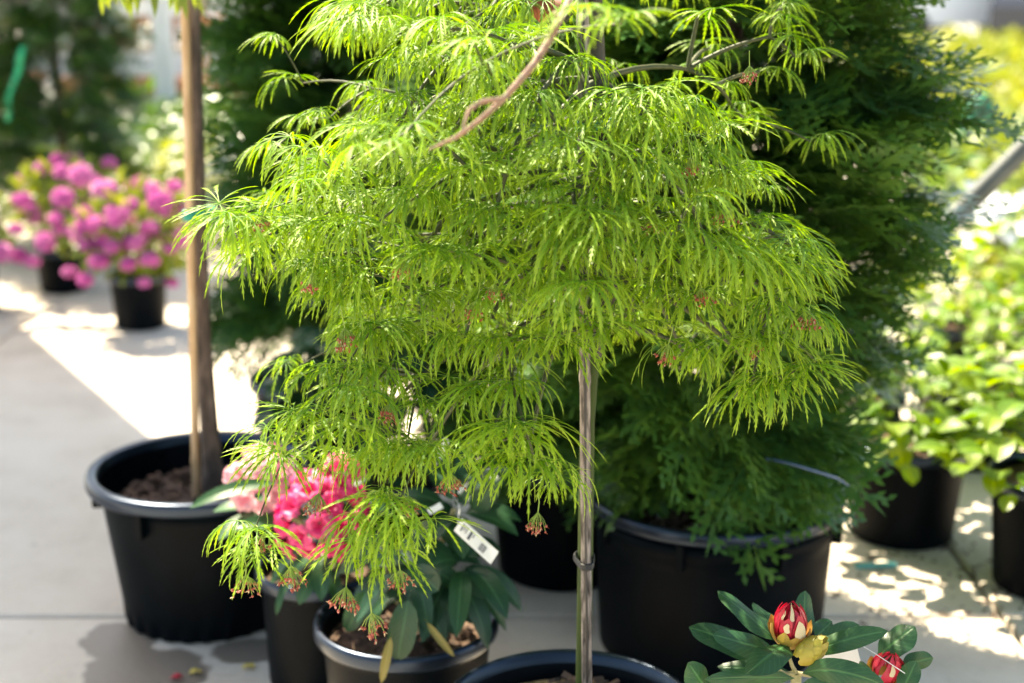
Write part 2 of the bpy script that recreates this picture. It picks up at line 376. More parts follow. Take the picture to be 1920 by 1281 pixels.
# ------------------------------------------------------------------ plant pots
def soil_disc(cx, cy, r, z, amp=.012):
    mb = MB(); P = np.zeros((7, 28, 3)); a = np.linspace(0, 2 * math.pi, 28, endpoint=False)
    for i in range(7):
        rr = r * (1 - i / 6.) + 1e-4
        P[i, :, 0] = cx + rr * np.cos(a); P[i, :, 1] = cy + rr * np.sin(a)
        P[i, :, 2] = z + (rng.uniform(-amp, amp, 28) if 0 < i < 6 else 0) + .012 * (i / 6.)
    mb.grid(P, None, 0, True); return mb
def chips(cx, cy, r, z, n, size):
    mb = MB()
    for _ in range(n):
        a, q = U(0, 6.28), r * math.sqrt(U(0, 1)) * .96
        R = RZ(U(0, 6.28)) @ RX(U(-.5, .5)) @ RY(U(-.5, .5))
        mb.box((cx + q * math.cos(a), cy + q * math.sin(a), z + .016), (U(.4, 1.1) * size, U(.25, .6) * size, U(.1, .22) * size), R)
    return mb
def pot(name, label, x, y, rt, rb, h, fill=.05, rim=.016, seg=64, mulch=None, lug=0, flute=False, group=None, soil='soil', nch=0, band=None):
    t = thing(name, (x, y, 0), label, 'plant pot', group)
    rw = rt - rim
    prof = [(.001, .004), (rb * .6, .004), (rb - .012, .0), (rb, .006)]
    for k in np.linspace(.04, .93, 9): prof.append((rb + (rw - rb) * k, h * k))
    if band:
        prof = [p for p in prof if p[1] < h * band] + [(rb + (rw - rb) * band, h * band), (rb + (rw - rb) * band + .006, h * band + .006), (rw + .004, h * .93)]
    prof += [(rw + .001, h - .030), (rt - .003, h - .029), (rt, h - .024), (rt, h - .009), (rt - .002, h - .003), (rt - .006, h), (rt - rim * .75, h - .001), (rt - rim, h - .005), (rt - rim - .004, h - .02)]
    ri = rb + (rw - rb) * (1 - fill / h) - .006
    nb = next(i for i, p in enumerate(prof) if p == (rw + .001, h - .030))
    rimp = prof[nb:]; inner = [rimp[-1]]; outer = prof[:nb + 1]
    inner += [(rt - rim - .006, h - fill * .5), (ri, h - fill), (ri - .004, h - fill - .03)]
    rf = None
    if flute:
        def rf(r, z, a):
            k = max(0., 1 - z / .05) if z > .001 and r > rb * .9 else 0
            return r * (1 + .022 * k * np.sign(np.sin(a * 26)) * (1 if k else 0))
    mbp = MB().lathe(outer, seg * (2 if flute else 1), (x, y, 0), 0, rf); mbp.lathe(inner, seg, (x, y, 0))
    part('body', mbp, M['pot'], t); part('rim', MB().lathe(rimp, seg, (x, y, 0)), M['rim'], t)
    for k in range(lug):
        a = -1.95 + k * 2 * math.pi / lug
        rr = rw + .004
        part('lug', MB().box((x + rr * math.cos(a), y + rr * math.sin(a), h - .058), (.012, .007, .028), RZ(a)), M['pot'], t, smooth=False)
    part('soil', soil_disc(x, y, ri - .001, h - fill), M[soil], t)
    if nch: part('bark_chips', chips(x, y, ri - .02, h - fill, nch, .015 if rt > .2 else .010), M['chip'], t, 'stuff', smooth=False)
    return t

AX, AY = -.685, 2.97
pot('plant_pot', 'large round black pot with bark mulch and the slim brown tree trunk', AX, AY, .25, .182, .345, .085, .026, lug=6, flute=True, nch=420)
CX, CY = .425, 2.82
pot('plant_pot', 'widest black pot, holding the big dark conifer behind the maple', CX, CY, .27, .235, .35, .04, .016, lug=8, nch=260, band=.78)
DX, DY = .12, 3.2
pot('plant_pot', 'black pot in deep shade between the wide conifer pot and the tagged rhododendron', DX, DY, .19, .15, .30, .04, nch=60)
EX, EY = -.39, 2.65
pot('plant_pot', 'narrow black pot under the pink rhododendron, touching the large mulch pot', EX, EY, .125, .105, .25, .03, .012, nch=40)
FX, FY = -.194, 2.4
pot('plant_pot', 'black pot with rounded rim holding the dark tagged rhododendron', FX, FY, .17, .138, .254, .045, .014, nch=50)
GX, GY = .09, 1.98
pot('plant_pot', 'black pot at the bottom edge with the bamboo cane and green maple stem', GX, GY, .2045, .165, .30, .045, .014, soil='soil_light', nch=260)
RX_, RY_ = .425, 1.85
pot('plant_pot', 'small black pot below the red budded rhododendron', RX_, RY_, .118, .09, .22, .03, .012, nch=40)
HX, HY = -.555, 3.82
pot('plant_pot', 'black pot with bark mulch under the upright conifer behind the mulch pot', HX, HY, .18, .15, .31, .04, nch=160)
JX, JY = -1.51, 5.62
pot('plant_pot', 'charcoal pot under the far magenta azalea, standing on sunlit concrete', JX, JY, .124, .098, .225, .03, .01, seg=40)
J2X, J2Y = -2.03, 6.3
pot('plant_pot', 'shaded black pot of the middle azalea beside the charcoal pot', J2X, J2Y, .125, .1, .2, .03, .01, seg=40)
J3X, J3Y = -2.32, 5.95
pot('plant_pot', 'black pot at the left edge below magenta azalea flowers', J3X, J3Y, .13, .105, .22, .03, .01, seg=40)

# ------------------------------------------------------------------ the laceleaf maple
def maple_leaf(r, nl, L, droop, lp):
    """origin at the twig, petiole along +X, lobes fanned round its end and hanging"""
    mb = MB()
    pe = np.array([lp, 0, .010]); path = [np.array([0, 0, 0]), np.array([lp * .5, 0, .010]), pe]
    mb.tube(path, [.0009, .0007, .0008], 3, 1, False)
    for i in range(nl):
        k = (i / (nl - 1)) * 2 - 1
        phi = math.radians(k * 140 + r.uniform(-11, 11)); ln = L * (1 - .48 * abs(k) ** 1.4) * r.uniform(.86, 1.1)
        e0 = math.radians(r.uniform(2, 24)); e1 = math.radians(droop + r.uniform(-14, 10) - 8 * abs(k))
        ns = 9; p = pe.copy(); C = [p.copy()]; T = []
        az = phi; dz = r.uniform(-.25, .25)
        for s in range(ns):
            t = (s + .5) / ns; e = e0 - (e0 + e1) * min(1, t ** .75 * 1.1); a = az + dz * t
            d = np.array([math.cos(a) * math.cos(e), math.sin(a) * math.cos(e), math.sin(e)]); p = p + d * ln / ns; C.append(p.copy()); T.append(d)
        T.append(T[-1]); roll = r.uniform(-.7, .7)
        P = np.zeros((ns + 1, 3, 3)); UV = np.zeros((ns + 1, 3, 2)); wmax = r.uniform(.0007, .0011) * (L / .095)
        S = []; N = []
        for s in range(ns + 1):
            t = s / ns; sd = nrm(np.array([-math.sin(az + dz * t), math.cos(az + dz * t), 0])); nn = np.cross(T[s], sd)
            sd, nn = sd * math.cos(roll) + nn * math.sin(roll), nn * math.cos(roll) - sd * math.sin(roll)
            S.append(sd); N.append(nn)
            w = .0005 + wmax * max(0, min(1, (t - .14) / .36)) * (1 if t < .62 else max(.08, (1 - t) / .38) ** .8)
            if s == ns: w = .0002
            P[s] = (C[s] - sd * w + nn * w * .5, C[s], C[s] + sd * w + nn * w * .5); UV[s] = ((0, t), (.5, t), (1, t))
        mb.grid(P, UV)
        for s in range(3, ns):
            t = s / ns; tl = L * .085 * math.sin(math.pi * min(1, max(0, (t - .12) / .88))) ** .8 * r.uniform(.7, 1.2)
            for sg in (-1, 1):
                e = P[s, 0 if sg < 0 else 2]; d = nrm(T[s] * .9 + S[s] * sg * r.uniform(.3, .5) + N[s] * .1)
                b2 = P[s - 1, 0 if sg < 0 else 2] * .42 + e * .58
                mb.add([b2, e + T[s] * tl * .1, e + d * tl], [(0, 1, 2)], [(.5, t), (.5, t), (.5, min(1, t + .15))])
    return mb
lr = np.random.default_rng(5)
leaf_tpl = [maple_leaf(lr, int(lr.integers(11, 15)), lr.uniform(.066, .098), dr, lr.uniform(.016, .034)) for dr in (42, 58, 66, 72, 76, 80, 84, 62, 74, 36, 78, 68, 50, 30)]
leaf_me = [m.mesh('laceleaf', [M['maple'], M['petiole']]) for m in leaf_tpl]

AXIS = np.array([.10, 2.04])
anchors = [(580, 290, 0), (620, 330, 0), (440, 412, 0), (500, 398, 1), (700, 428, 0), (575, 420, 1), (830, 478, 0), (880, 482, 0), (690, 520, 1), (640, 545, 1), (880, 325, 0), (800, 262, -1),
    (775, 190, 0), (735, 265, 0), (700, 52, 0), (780, 105, 0), (850, 60, 0), (1010, 190, 0), (1130, 208, 0), (1190, 198, 0), (1285, 180, 0), (1340, 205, 1),
    (1240, 318, 0), (1315, 385, 0), (1290, 440, 0), (1080, 350, 0), (1050, 440, 0), (1190, 455, 0), (1105, 545, -.5), (1095, 612, 0), (1350, 470, 0), (1400, 480, 0), (1450, 335, 1), (1440, 425, 1),
    (1520, 470, 1), (1455, 655, 1), (1400, 640, 1), (1500, 718, .3), (1530, 700, .2), (1440, 730, .6), (1530, 600, .6), (1420, 260, 1), (1375, 300, 1), (950, 648, 1), (1035, 640, 1), (870, 640, 1), (770, 625, 2), (730, 690, 1),
    (690, 742, 0), (640, 700, 1), (575, 790, 0), (620, 770, 0), (880, 732, 1), (960, 730, 1), (925, 810, 0), (985, 812, 0), (960, 850, 0), (800, 845, 0), (745, 838, 0), (665, 815, .5), (745, 945, -.5),
    (700, 980, -.5), (770, 985, -.5), (470, 1000, 0), (495, 1035, 0), (710, 1030, 0), (530, 862, .5), (1005, 870, .5), (930, 400, 0), (790, 370, 0), (960, 300, 0), (1000, 520, 1),
    (640, 430, 1), (900, 560, 1), (790, 560, 2), (1140, 380, 0), (1180, 300, 0), (1230, 230, 0), (595, 360, 0), (705, 255, 0), (1250, 540, 1), (1330, 560, 1), (1200, 620, 2),
    (920, 150, 0), (960, 90, 0), (1240, -80, 1), (1330, -70, 1), (1420, -75, 1), (1490, -70, 1), (1390, -60, 0), (920, -20, 1), (840, -10, 1), (760, 0, 1), (1000, 20, 1), (690, 30, .5), (1080, 120, 1.5), (500, 470, 1), (600, 500, 1.5), (1480, 560, 1),
    (1290, 650, 1.5), (1515, 520, .6), (1440, 500, .4), (820, 760, 1.2), (700, 620, 1.4), (1100, 290, -.2), (1085, 400, -.3), (1115, 470, -.3), (1065, 260, 0), (1130, 420, -.2), (1070, 500, -.3)]
front_blur = [(890, 85, 1.64), (1120, 22, 1.5), (1165, 45, 1.54), (760, 250, 1.6), (725, 275, 1.58), (1475, -15, 1.64), (905, 120, 1.66)]
poly = np.array([(640, 270), (560, 340), (480, 400), (530, 470), (620, 540), (640, 620), (680, 690), (600, 790), (540, 840), (580, 880), (680, 870), (800, 840), (900, 810), (1000, 800), (1030, 700), (1090, 600), (1200, 560), (1330, 600),
    (1400, 640), (1440, 600), (1480, 480), (1420, 340), (1330, 240), (1240, 170), (1160, 140), (1100, 160), (1000, 60), (860, 40), (790, 90), (770, 160), (700, 230)], float)
def inside(p):
    c = False; j = len(poly) - 1
    for i in range(len(poly)):
        a, b = poly[i], poly[j]
        if (a[1] > p[1]) != (b[1] > p[1]) and p[0] < (b[0] - a[0]) * (p[1] - a[1]) / (b[1] - a[1]) + a[0]: c = not c
        j = i
    return c
def dome(u): return 2.04 - .17 * math.sqrt(max(0., 1 - ((u - 970) / 640.) ** 2))
nodes = []
for (u, v, k) in anchors:
    uu = 970 + (u - 970) * (.985 if u < 970 else .935)
    if u > 1180 and -30 < v < 360: uu -= 75 * (u - 1180) / 240 * (1 - max(0, v - 250) / 160)
    nodes.append((PD(uu, v - 6, dome(uu) + .055 * k - .035 + U(-.025, .02)), 3))
    if v < 640 or (v < 1000 and rng.random() < .35): nodes.append((PD(uu + (U(0, 50) if u < 660 else (U(-55, 0) if u > 1330 else U(-48, 48))), v + U(-45, 45), dome(uu) + .055 * k + U(.04, .12)), 0))
    if v < 560 and 600 < u < 1350 and rng.random() < .7: nodes.append((PD(uu + U(-60, 60), v + U(-50, 50), dome(uu) + .055 * k + U(.09, .2)), 1))
for (u, v, d) in front_blur: nodes.append((PD(u, v, d), 0))
cnt = 0
while cnt < 135:
    p = (U(380, 1560), U(30, 880))
    if inside(p) and (cnt < 60 or p[1] < 660): nodes.append((PD(*p, dome(p[0]) + (U(.04, .2) if cnt < 60 else U(.12, .42))), 1)); cnt += 1
for _ in range(120):                                            # the far side of the crown
    a, q = U(.1, math.pi - .1), math.sqrt(U(.1, 1))
    z = U(.8, 1.42); rr = .47 * q * (1 if z < 1.2 else math.sqrt(max(.05, 1 - ((z - 1.2) / .32) ** 2)))
    nodes.append((np.array([AXIS[0] - .05 + rr * math.cos(a), AXIS[1] + .04 + rr * .9 * math.sin(a), z]), 2))

maple = thing('laceleaf_maple', (GX + .02, GY + .04, .26), 'small weeping maple with lacy yellow-green leaves on a slim green stem', 'tree')
trunk_path = [np.array(p) for p in ((.112, 2.022, .24), (.112, 2.02, .5), (.112, 2.02, .75), (.118, 2.022, .86), (.134, 2.03, .93), (.138, 2.035, 1.0), (.132, 2.04, 1.12), (.122, 2.045, 1.25), (.115, 2.045, 1.38), (.11, 2.04, 1.47))]
part('trunk', MB().tube(trunk_path[:5], [.0125, .0118, .0112, .012, .014], 12), M['green_stem'], maple)
part('graft', MB().tube([trunk_path[3] + (.004, 0, -.01), trunk_path[4] + (.003, 0, 0), *trunk_path[5:]], [.010, .0175, .0165, .0145, .012, .010, .007], 12), M['graft'], maple)
# branches: every leaf node joins the nearest node nearer the stem
BN = [(p, -1, 0., None) for p in trunk_path[5:]]
order = sorted(range(len(nodes)), key=lambda i: np.linalg.norm(nodes[i][0] - np.array([.12, 2.04, 1.2])))
limbs = []
for i in order:
    p = nodes[i][0]; best = None
    for j, (q, pj, pl, lb) in enumerate(BN):
        d = np.linalg.norm(p - q); c = d + .45 * pl + (.25 * max(0, p[2] - q[2]) if pj >= 0 else 0)
        if best is None or c < best[0]: best = (c, j, d)
    j = best[1]; lb = BN[j][3]
    if lb is None: lb = len(limbs); limbs.append([])
    limbs[lb].append((BN[j][0], p, BN[j][2])); BN.append((p, j, BN[j][2] + best[2], lb))
for lb in limbs:
    mb = MB()
    for (a, b, pl) in lb:
        d = np.linalg.norm(b - a); t = np.linspace(0, 1, 6)[:, None]
        path = a + (b - a) * t + np.array([0, 0, .22 * d]) * (t * (1 - t)) * (1 if b[2] < a[2] + .1 else .4)
        r0 = max(.0014, .0055 - .008 * pl); r1 = max(.0011, .0050 - .008 * (pl + d))
        mb.tube(path, np.linspace(r0, r1, 6), 5)
    part('limb', mb, M['twig'], maple)
bp_ = [trunk_path[-2]] + [PD(*q) for q in ((1078, -25, 1.66), (1058, 20, 1.56), (1030, 75, 1.5), (1000, 122, 1.47), (945, 185, 1.46), (900, 225, 1.46), (855, 258, 1.46), (805, 280, 1.47))]
part('branch', MB().tube(bp_, [.005, .0046, .0042, .004, .0037, .0031, .0027, .0023, .0013], 8).tube([bp_[5], PD(905, 190, 1.45), PD(880, 205, 1.445), PD(868, 240, 1.44)], [.0028, .0026, .0023, .0015], 7)
     .tube([bp_[3], PD(1048, 40, 1.5), PD(1040, 22, 1.49)], [.004, .003, .002], 6), M['rbranch'], maple, label='bare reddish brown branch crossing the upper crown')
leaves, rest = [], MB()
for li, (p, layer) in enumerate(nodes):
    out = math.atan2(p[1] - AXIS[1], p[0] - AXIS[0])
    if layer != 2:                                               # lean the fan a little to the light at the front
        o = np.array([math.cos(out), math.sin(out)]) * .75 + np.array([0, -.55]); out = math.atan2(o[1], o[0])
    ks = ((0, -1.1, 1.15) if rng.random() < .6 else (-.15, .25, -1.15, 1.15)) if layer == 3 else ((-.7, .7) if layer == 0 else (-.6, .65))
    for k in ks:
        a = out + k + U(-.35, .35); sc = (U(.9, 1.22) if layer == 3 else U(.66, 1.05)) * (.82 if p[2] < .66 and p[0] < -.28 else 1)
        leaves.append((p, RZ(a) @ RY(U(-.2, .25)) @ RX(U(-.28, .28)), sc, int(rng.integers(len(leaf_tpl)))))
leaves.sort(key=lambda q: float(np.dot(q[0] - CAM, FWD)))
for i, (p, R, sc, ti) in enumerate(leaves):                      # the nearest 300 singly, the others as one mass
    if i < 300: inst('leaf', leaf_me[ti], maple, p, R, sc)
    else: rest.merge(leaf_tpl[ti], R, p, sc)
part('foliage', rest, [M['maple'], M['petiole']], maple, 'stuff')

def flower_cluster(r, n):
    mb = MB(); mb.tube([(0, 0, 0), (.002, 0, -.012), (0, 0, -.026)], .0008, 4, 0, False)
    for _ in range(n):
        a, s = r.uniform(0, 6.28), math.sqrt(r.uniform(0, 1)) * .85; L = r.uniform(.016, .032)
        d = nrm((s * math.cos(a), s * math.sin(a), -1)); e = np.array([0, 0, -.026]) + d * L
        m_ = np.array([0, 0, -.026]) + d * L * .5 + np.array([.002 * math.cos(a), .002 * math.sin(a), 0])
        mb.tube([(0, 0, -.026), m_, e], .00045, 3, 0, False)
        q_ = r.uniform(.55, 1.1); mb.blob(e, (.0021 * q_, .0021 * q_, .0025 * q_), 1, 4)
        for _k in range(2):
            dd = nrm(d + r.normal(0, .7, 3)); mb.kite(e, dd, nrm(np.cross(dd, (.3, .2, 1))), .0055, .0011, 2 if r.random() < .4 else 1)
    return mb
fl_me = [flower_cluster(lr, n).mesh('flower_cluster', [M['petiole'], M['red'], M['cream']]) for n in (26, 38, 18, 32)]
for i, (u, v, k, s) in enumerate([(458, 1048, 0, .95), (540, 1030, 0, .9), (690, 1108, -.4, 1.1), (655, 1060, 0, 1.), (750, 1040, -.2, .85), (640, 580, 1.2, .9), (1008, 925, .3, .85), (845, 855, .8, .9), (760, 900, .6, .8), (1312, 510, 1.1, .8), (1405, 598, 1.2, .9),
        (1520, 545, .8, .9), (1290, 262, 1.2, .8), (1405, 95, 1.4, .7), (1262, 610, 1.4, .9), (930, 505, 1.1, .7), (900, 530, 1.3, .9), (1222, 380, 1.5, .7), (592, 482, .8, .8), (495, 368, .8, .8), (758, 455, .8, .8), (738, 725, 1., .8), (500, 960, .7, .9), (600, 890, .7, .9), (1370, 350, .9, .9)]):
    inst('flower_cluster', fl_me[i % 4], maple, PD(u, v, dome(u) + .05 * k - .10), RZ(U(0, 6)) @ RX(U(-.25, .25)), s * 1.08)
mb = MB(); q0, q1 = PD(1028, -30, 1.9), PD(1012, 42, 1.89)
blade(mb, q0, q1, .045, (0, -1, .2), .12, 8, .4, .3); part('withered_leaf', mb, M['rust'], maple)

# bamboo cane
def cane(name, label, path, r, mat, ties, gap=.15, ph=.03, n=14):
    path = [np.asarray(p, float) for p in path]
    t = thing(name, path[0], label, 'stake'); a, b = path[0], path[-1]; L = np.linalg.norm(b - a); d = (b - a) / L
    pts, rad = [], []; z = 0.
    zs = sorted(set([0., L] + [k + e for k in np.arange(ph, L - .02, gap) for e in (-.012, -.004, -.001, .001, .004, .012) if 0 < k + e < L]))
    for z in zs:
        ds = min(abs(z - k) for k in np.arange(ph, L, gap)); pts.append(a + d * z); rad.append(r * (1.0 + (.13 if .0005 < ds < .006 else (-.04 if ds < .0005 else 0))))
    part('pole', MB().tube(pts, rad, n), mat, t)
    for k in np.arange(ph, L - .02, gap): part('node_ring', MB().tube([a + d * (k - .0022), a + d * (k + .0006)], r * 1.09, n, 0, False), M['twig'], t, origin=a + d * k)
    for (z, m_, dx, dy, r2, hh) in ties:                      # a band pulled round cane and stem
        f = (z - a[2]) / (b[2] - a[2]); c = a + (b - a) * f; mb = MB()
        for dz in (-hh, hh * .2, hh * 1.3):
            lp = []
            for q in np.linspace(0, 2 * math.pi, 33):
                dv = np.array([math.cos(q), math.sin(q), 0]); o2 = np.array([dx, dy, 0])
                p = dv * (r + hh * .5) if r > np.dot(o2, dv) + r2 else o2 + dv * (r2 + hh * .5)
                lp.append(c + p + (0, 0, dz + .0012 * math.sin(q)))
            mb.tube(lp, hh, 6, 0, False)
        part('tie', mb, m_, t, origin=c)
    return t
cane('bamboo_stake', 'weathered grey bamboo cane tied to the maple stem with black ties', [(.1175, 1.992, .24), (.094, 2.0, 1.50)], .0080, M['bamboo_grey'],
     [(.532, M['tie'], -.002, .028, .0128, .0026), (.885, M['tie'], .016, .033, .017, .003), (1.19, M['green_tie'], .026, .043, .0165, .003)], .17, .075)
st_ = [o for o in bpy.data.objects if o.name == 'bamboo_stake'][0]
part('split', MB().tube([(.1168, 1.9846, .26), (.1148, 1.9856, .40), (.1095, 1.9862, .6), (.1070, 1.9880, .80), (.0958, 1.9924, 1.45)], [.0021, .0025, .0016, .0024, .002], 6), M['tie'], st_, label='dark split running down the grey cane')

# ------------------------------------------------------------------ conifers
def spray_tpl(r, L, pairs, sub, w=.0058):
    mb = MB()
    dz = lambda t: -.16 * L * t * t
    ax = [np.array([L * t, .02 * L * math.sin(5 * t), dz(t)]) for t in np.linspace(0, 1, 5)]
    for i in range(4): mb.kite(ax[i], nrm(ax[i + 1] - ax[i]), np.array([0, 1., 0]), L * .34, w * .8, 0, i / 5, (i + 1) / 5)
    for i in range(pairs * 2):
        t = .08 + .86 * i / (pairs * 2); sg = 1 if i % 2 else -1
        ang = math.radians(r.uniform(32, 48)); ln = L * .48 * (1 - t) ** .75 * r.uniform(.75, 1.15) + L * .06
        b = np.array([L * t, .02 * L * math.sin(5 * t), dz(t)]); d = nrm((math.cos(ang), sg * math.sin(ang), r.uniform(-.25, .15)))
        sd = nrm(np.cross((0, 0, 1), d)); mb.kite(b, d, sd, ln, w, 0, t * .6, .9)
        for j in range(sub):
            tt = (j + .6) / (sub + .3); g2 = 1 if j % 2 else -1; a2 = math.radians(r.uniform(28, 45)) * g2
            d2 = nrm(d * math.cos(a2) + sd * math.sin(a2) + np.array([0, 0, r.uniform(-.15, .15)]))
            mb.kite(b + d * ln * tt, d2, nrm(np.cross((0, 0, 1), d2)), ln * .42 * (1 - tt * .45) + .008, w * .95, 0, .4 + .3 * tt, 1.)
    return mb
cr = np.random.default_rng(9)
spr_hi = [spray_tpl(cr, L, 7, 4) for L in (.19, .23, .16, .26, .14)]
spr_me = [s.mesh('spray', M['thuja']) for s in spr_hi]
spr_lo = [spray_tpl(cr, L, 5, 2, .006) for L in (.2, .24, .17)]
def conifer(name, label, x, y, z0, z1, rf, n, tpl, mat, nobj=0, lean=0., seed=1, tr=.03, szf=1.0):
    r = np.random.default_rng(seed)
    t = thing(name, (x, y, 0.26 if z0 < .6 else z0), label, 'conifer')
    part('trunk', MB().tube([(x, y, .24), (x, y, (z0 + z1) / 2), (x, y, z1)], [tr, tr * .7, tr * .2], 8), M['trunk'], t)
    items = []
    per = 24; nb = max(8, n // per)
    for ib in range(nb):
        zt = (z1 - z0) * ((ib + r.uniform(0, 1)) / nb) ** 1.1; a = ib * 2.39996 + r.uniform(-.5, .5); R0 = rf(zt / (z1 - z0), a) * r.uniform(.72, 1.18)
        low = max(0., 1 - zt / .3); up = r.uniform(-.15, .45) - .75 * low + lean; roll = r.uniform(-.6, .6)
        for i in range(per):
            f = r.uniform(.12, 1.) ** .7; sp = .03 + .30 * R0 * math.sin(math.pi * min(1., f * .8 + .1))
            a2 = a + r.normal(0, .5) * .35 / max(.3, f); z = z0 + zt + up * R0 * f * .7 + r.normal(0, sp * .28)
            p = np.array([x + R0 * f * math.cos(a2), y + R0 * f * math.sin(a2), max(z0 - .04, z)])
            d = nrm((math.cos(a2 + r.normal(0, .35)), math.sin(a2 + r.normal(0, .35)), up * .8 + r.normal(-.1, .35)))
            tz = np.array([-math.sin(a2), math.cos(a2), 0]); zh = tz * math.sin(roll + r.normal(0, .35)) + np.array([0, 0, 1.]) * math.cos(roll + r.normal(0, .35))
            items.append((p, frame(d, zh), r.uniform(.6, 1.15) * szf * (.65 + .35 * f), int(r.integers(len(tpl)))))
    if nobj: items.sort(key=lambda it: it[0][1] - .35 * (it[0][0] - x) * (1 if it[0][2] < 1.35 else 0) + (9 if it[0][2] > 1.5 else 0))
    mb = MB()
    for i, (p, R, s, k) in enumerate(items):
        if i < nobj: inst('spray', spr_me[k], t, p, R, s)
        else: mb.merge(tpl[k], R, p, s)
    part('crown', mb, mat, t, 'stuff' if nobj else None, smooth=False)
    return t
def rf_right(t, a): return (1 - .45 * max(0., math.cos(a)) * max(0., 1 - t / .24)) * (.28 + .07 * math.sin(3 * a + 9 * t) + .05 * math.sin(7 * a + 23 * t)) * (1 - .35 * max(0, t - .45) / .55) * (.66 + .34 * min(1, t / .16))
conifer('conifer_shrub', 'big dark green conifer with flat sprays filling the wide pot', CX + .01, CY + .04, .46, 1.9, rf_right, 3500, spr_hi, M['thuja'], 290, seed=3)
def rf_left(t, a): return (.215 + .04 * math.sin(4 * a + 8 * t)) * (1 - .3 * t)
conifer('conifer_shrub', 'upright dark conifer with drooping sprays between tree trunk and maple', HX + .07, HY, .50, 1.75, rf_left, 2200, spr_hi, M['thuja'], seed=4)
def rf_mid(t, a): return (.25 + .03 * math.sin(4 * a + 8 * t)) * (1 - .25 * t)
conifer('conifer_shrub', 'narrow dark conifer half hidden in shade behind the maple stem', DX - .02, DY + .10, .36, 1.75, rf_mid, 2100, spr_hi, M['thuja'], seed=5)
def rf_far(t, a): return (.34 + .05 * math.sin(4 * a + 8 * t)) * (1 - .35 * t)
conifer('conifer_shrub', 'tall dark conifer with a green ribbon behind the magenta azaleas', -2.24, 7.1, .3, 1.6, rf_far, 2600, spr_lo, M['thuja_far'], seed=6, szf=.9)
conifer('conifer_shrub', 'olive golden conifer at the left edge beside the green ribbon', -2.95, 7.5, .3, 1.6, rf_far, 1500, spr_lo, M['thuja_gold'], seed=7, szf=.9)
# ribbon and the blue clear tube
rb_ = [PY(u, v, 6.72) for u, v in ((44, 88), (38, 112), (32, 135), (25, 160), (18, 185), (15, 205), (17, 228))]
mb = MB(); P = np.zeros((len(rb_), 2, 3))
for i, p in enumerate(rb_):
    P[i] = (p + (-.016 - .006 * math.sin(i * 2.), .01 * math.sin(i * 3), 0), p + (.016 + .006 * math.sin(i), -.02 * math.sin(i * 2.2), .01))
mb.grid(P)
rib = part('ribbon', mb, M['green_ribbon'], origin=rb_[-1]); tag(rib, 'bright green ribbon hanging on the dark conifer behind the azaleas', 'ribbon')
sol = rib.modifiers.new('thick', 'SOLIDIFY'); sol.thickness = .002
tp = [PY(u, v, y) for u, v, y in ((1425, 858, 2.56), (1450, 862, 2.53), (1490, 872, 2.50), (1530, 884, 2.49), (1570, 897, 2.5), (1590, 910, 2.53))]
tb = part('drip_tube', MB().tube(tp, .003, 8), M['bluehose'], origin=tp[0]); tag(tb, 'thin glossy bluish tube lying across the lower conifer sprays', 'tube')

# ------------------------------------------------------------------ left standard tree
tr = thing('standard_tree', (AX + .02, AY, .26), 'slim brown tree trunk rising out of the large mulch pot', 'tree')
tpth = [PY(u, v, AY + .02) for u, v in ((402, 960), (399, 880), (391, 780), (381, 640), (374, 430), (366, 150), (360, -60))]
tpth.append(tpth[-1] + (.005, .01, .34))
part('trunk', MB().tube(tpth, [.032, .0225, .020, .0175, .0155, .0145, .014, .009], 16), M['trunk'], tr)
mb = MB(); cl = MB()
for k in range(13):
    a = k * 2.4; e = tpth[-1] + np.array([.30 * math.cos(a) * U(.5, 1), .26 * math.sin(a) * U(.5, 1), U(.0, .3)])
    mb.tube([tpth[6] + (0, 0, .035 * (k % 6)), (tpth[6] + e) / 2 + (0, 0, .12), e], [.007, .005, .002], 6)
    for _ in range(40):
        f = U(.35, 1.05); p = tpth[6] * (1 - f) + e * f + rng.normal(0, .05, 3) + (0, 0, .08)
        d = nrm(rng.normal(0, 1, 3) + (0, 0, -.5)); blade(cl, p, p + d * U(.05, .08), U(.025, .035), rng.normal(0, 1, 3) + (0, 0, 1), .06, 4, .2)
for (u, v) in ((205, 6), (225, 0), (245, 12), (268, 4), (285, 10), (330, 8), (343, 14), (372, 8)):
    e = PY(u, v, AY - .12 + U(-.04, .04)); s = tpth[6] + (0, -.02, .15)
    mb.tube([s, (s + e) / 2 + (0, 0, .16), e + (0, 0, .05)], [.003, .0025, .0012], 5)
    for k in range(3): blade(cl, e + (U(-.015, .015), 0, .05), e + (U(-.015, .015), U(-.01, .01), -.012 * k), .012, (0, -1, 0), .05, 4, .2)
part('limbs', mb, M['trunk'], tr); part('crown', cl, M['lime'], tr)
cane('bamboo_stake', 'tan bamboo cane tied to the slim brown tree trunk', [PY(369, 960, AY - .02), PY(344, -130, AY - .008)], .0092, M['bamboo'],
     [(float(PY(355, 402, AY)[2]), M['green_tie'], .0235, .03, .0195, .005)], .33, .12)

# ------------------------------------------------------------------ rhododendrons
def whorl(t, c, axis, n, L, w, mat, tilt=.15, stem_from=None, seed=0, droop=.1):
    axis = nrm(axis); F = frameZ(axis)
    for k in range(n):
        a = 2 * math.pi * k / n + U(-.25, .25) + seed; d = F @ np.array([math.cos(a), math.sin(a), tilt + U(-.25, .25)])
        ll = L * U(.78, 1.12); mb = MB(); p0 = np.asarray(c) + nrm(d) * .006 - axis * U(0, .02)
        blade(mb, p0, p0 + nrm(d) * ll, w * U(.85, 1.1), axis, .07, 9, .22, .06, droop, pet=.14)
        part('leaf', mb, mat, t, origin=p0)
def stem(t, pts, r, mat=None): return part('stem', MB().tube(pts, r, 7), mat or M['stem_tan'], t, origin=pts[0])

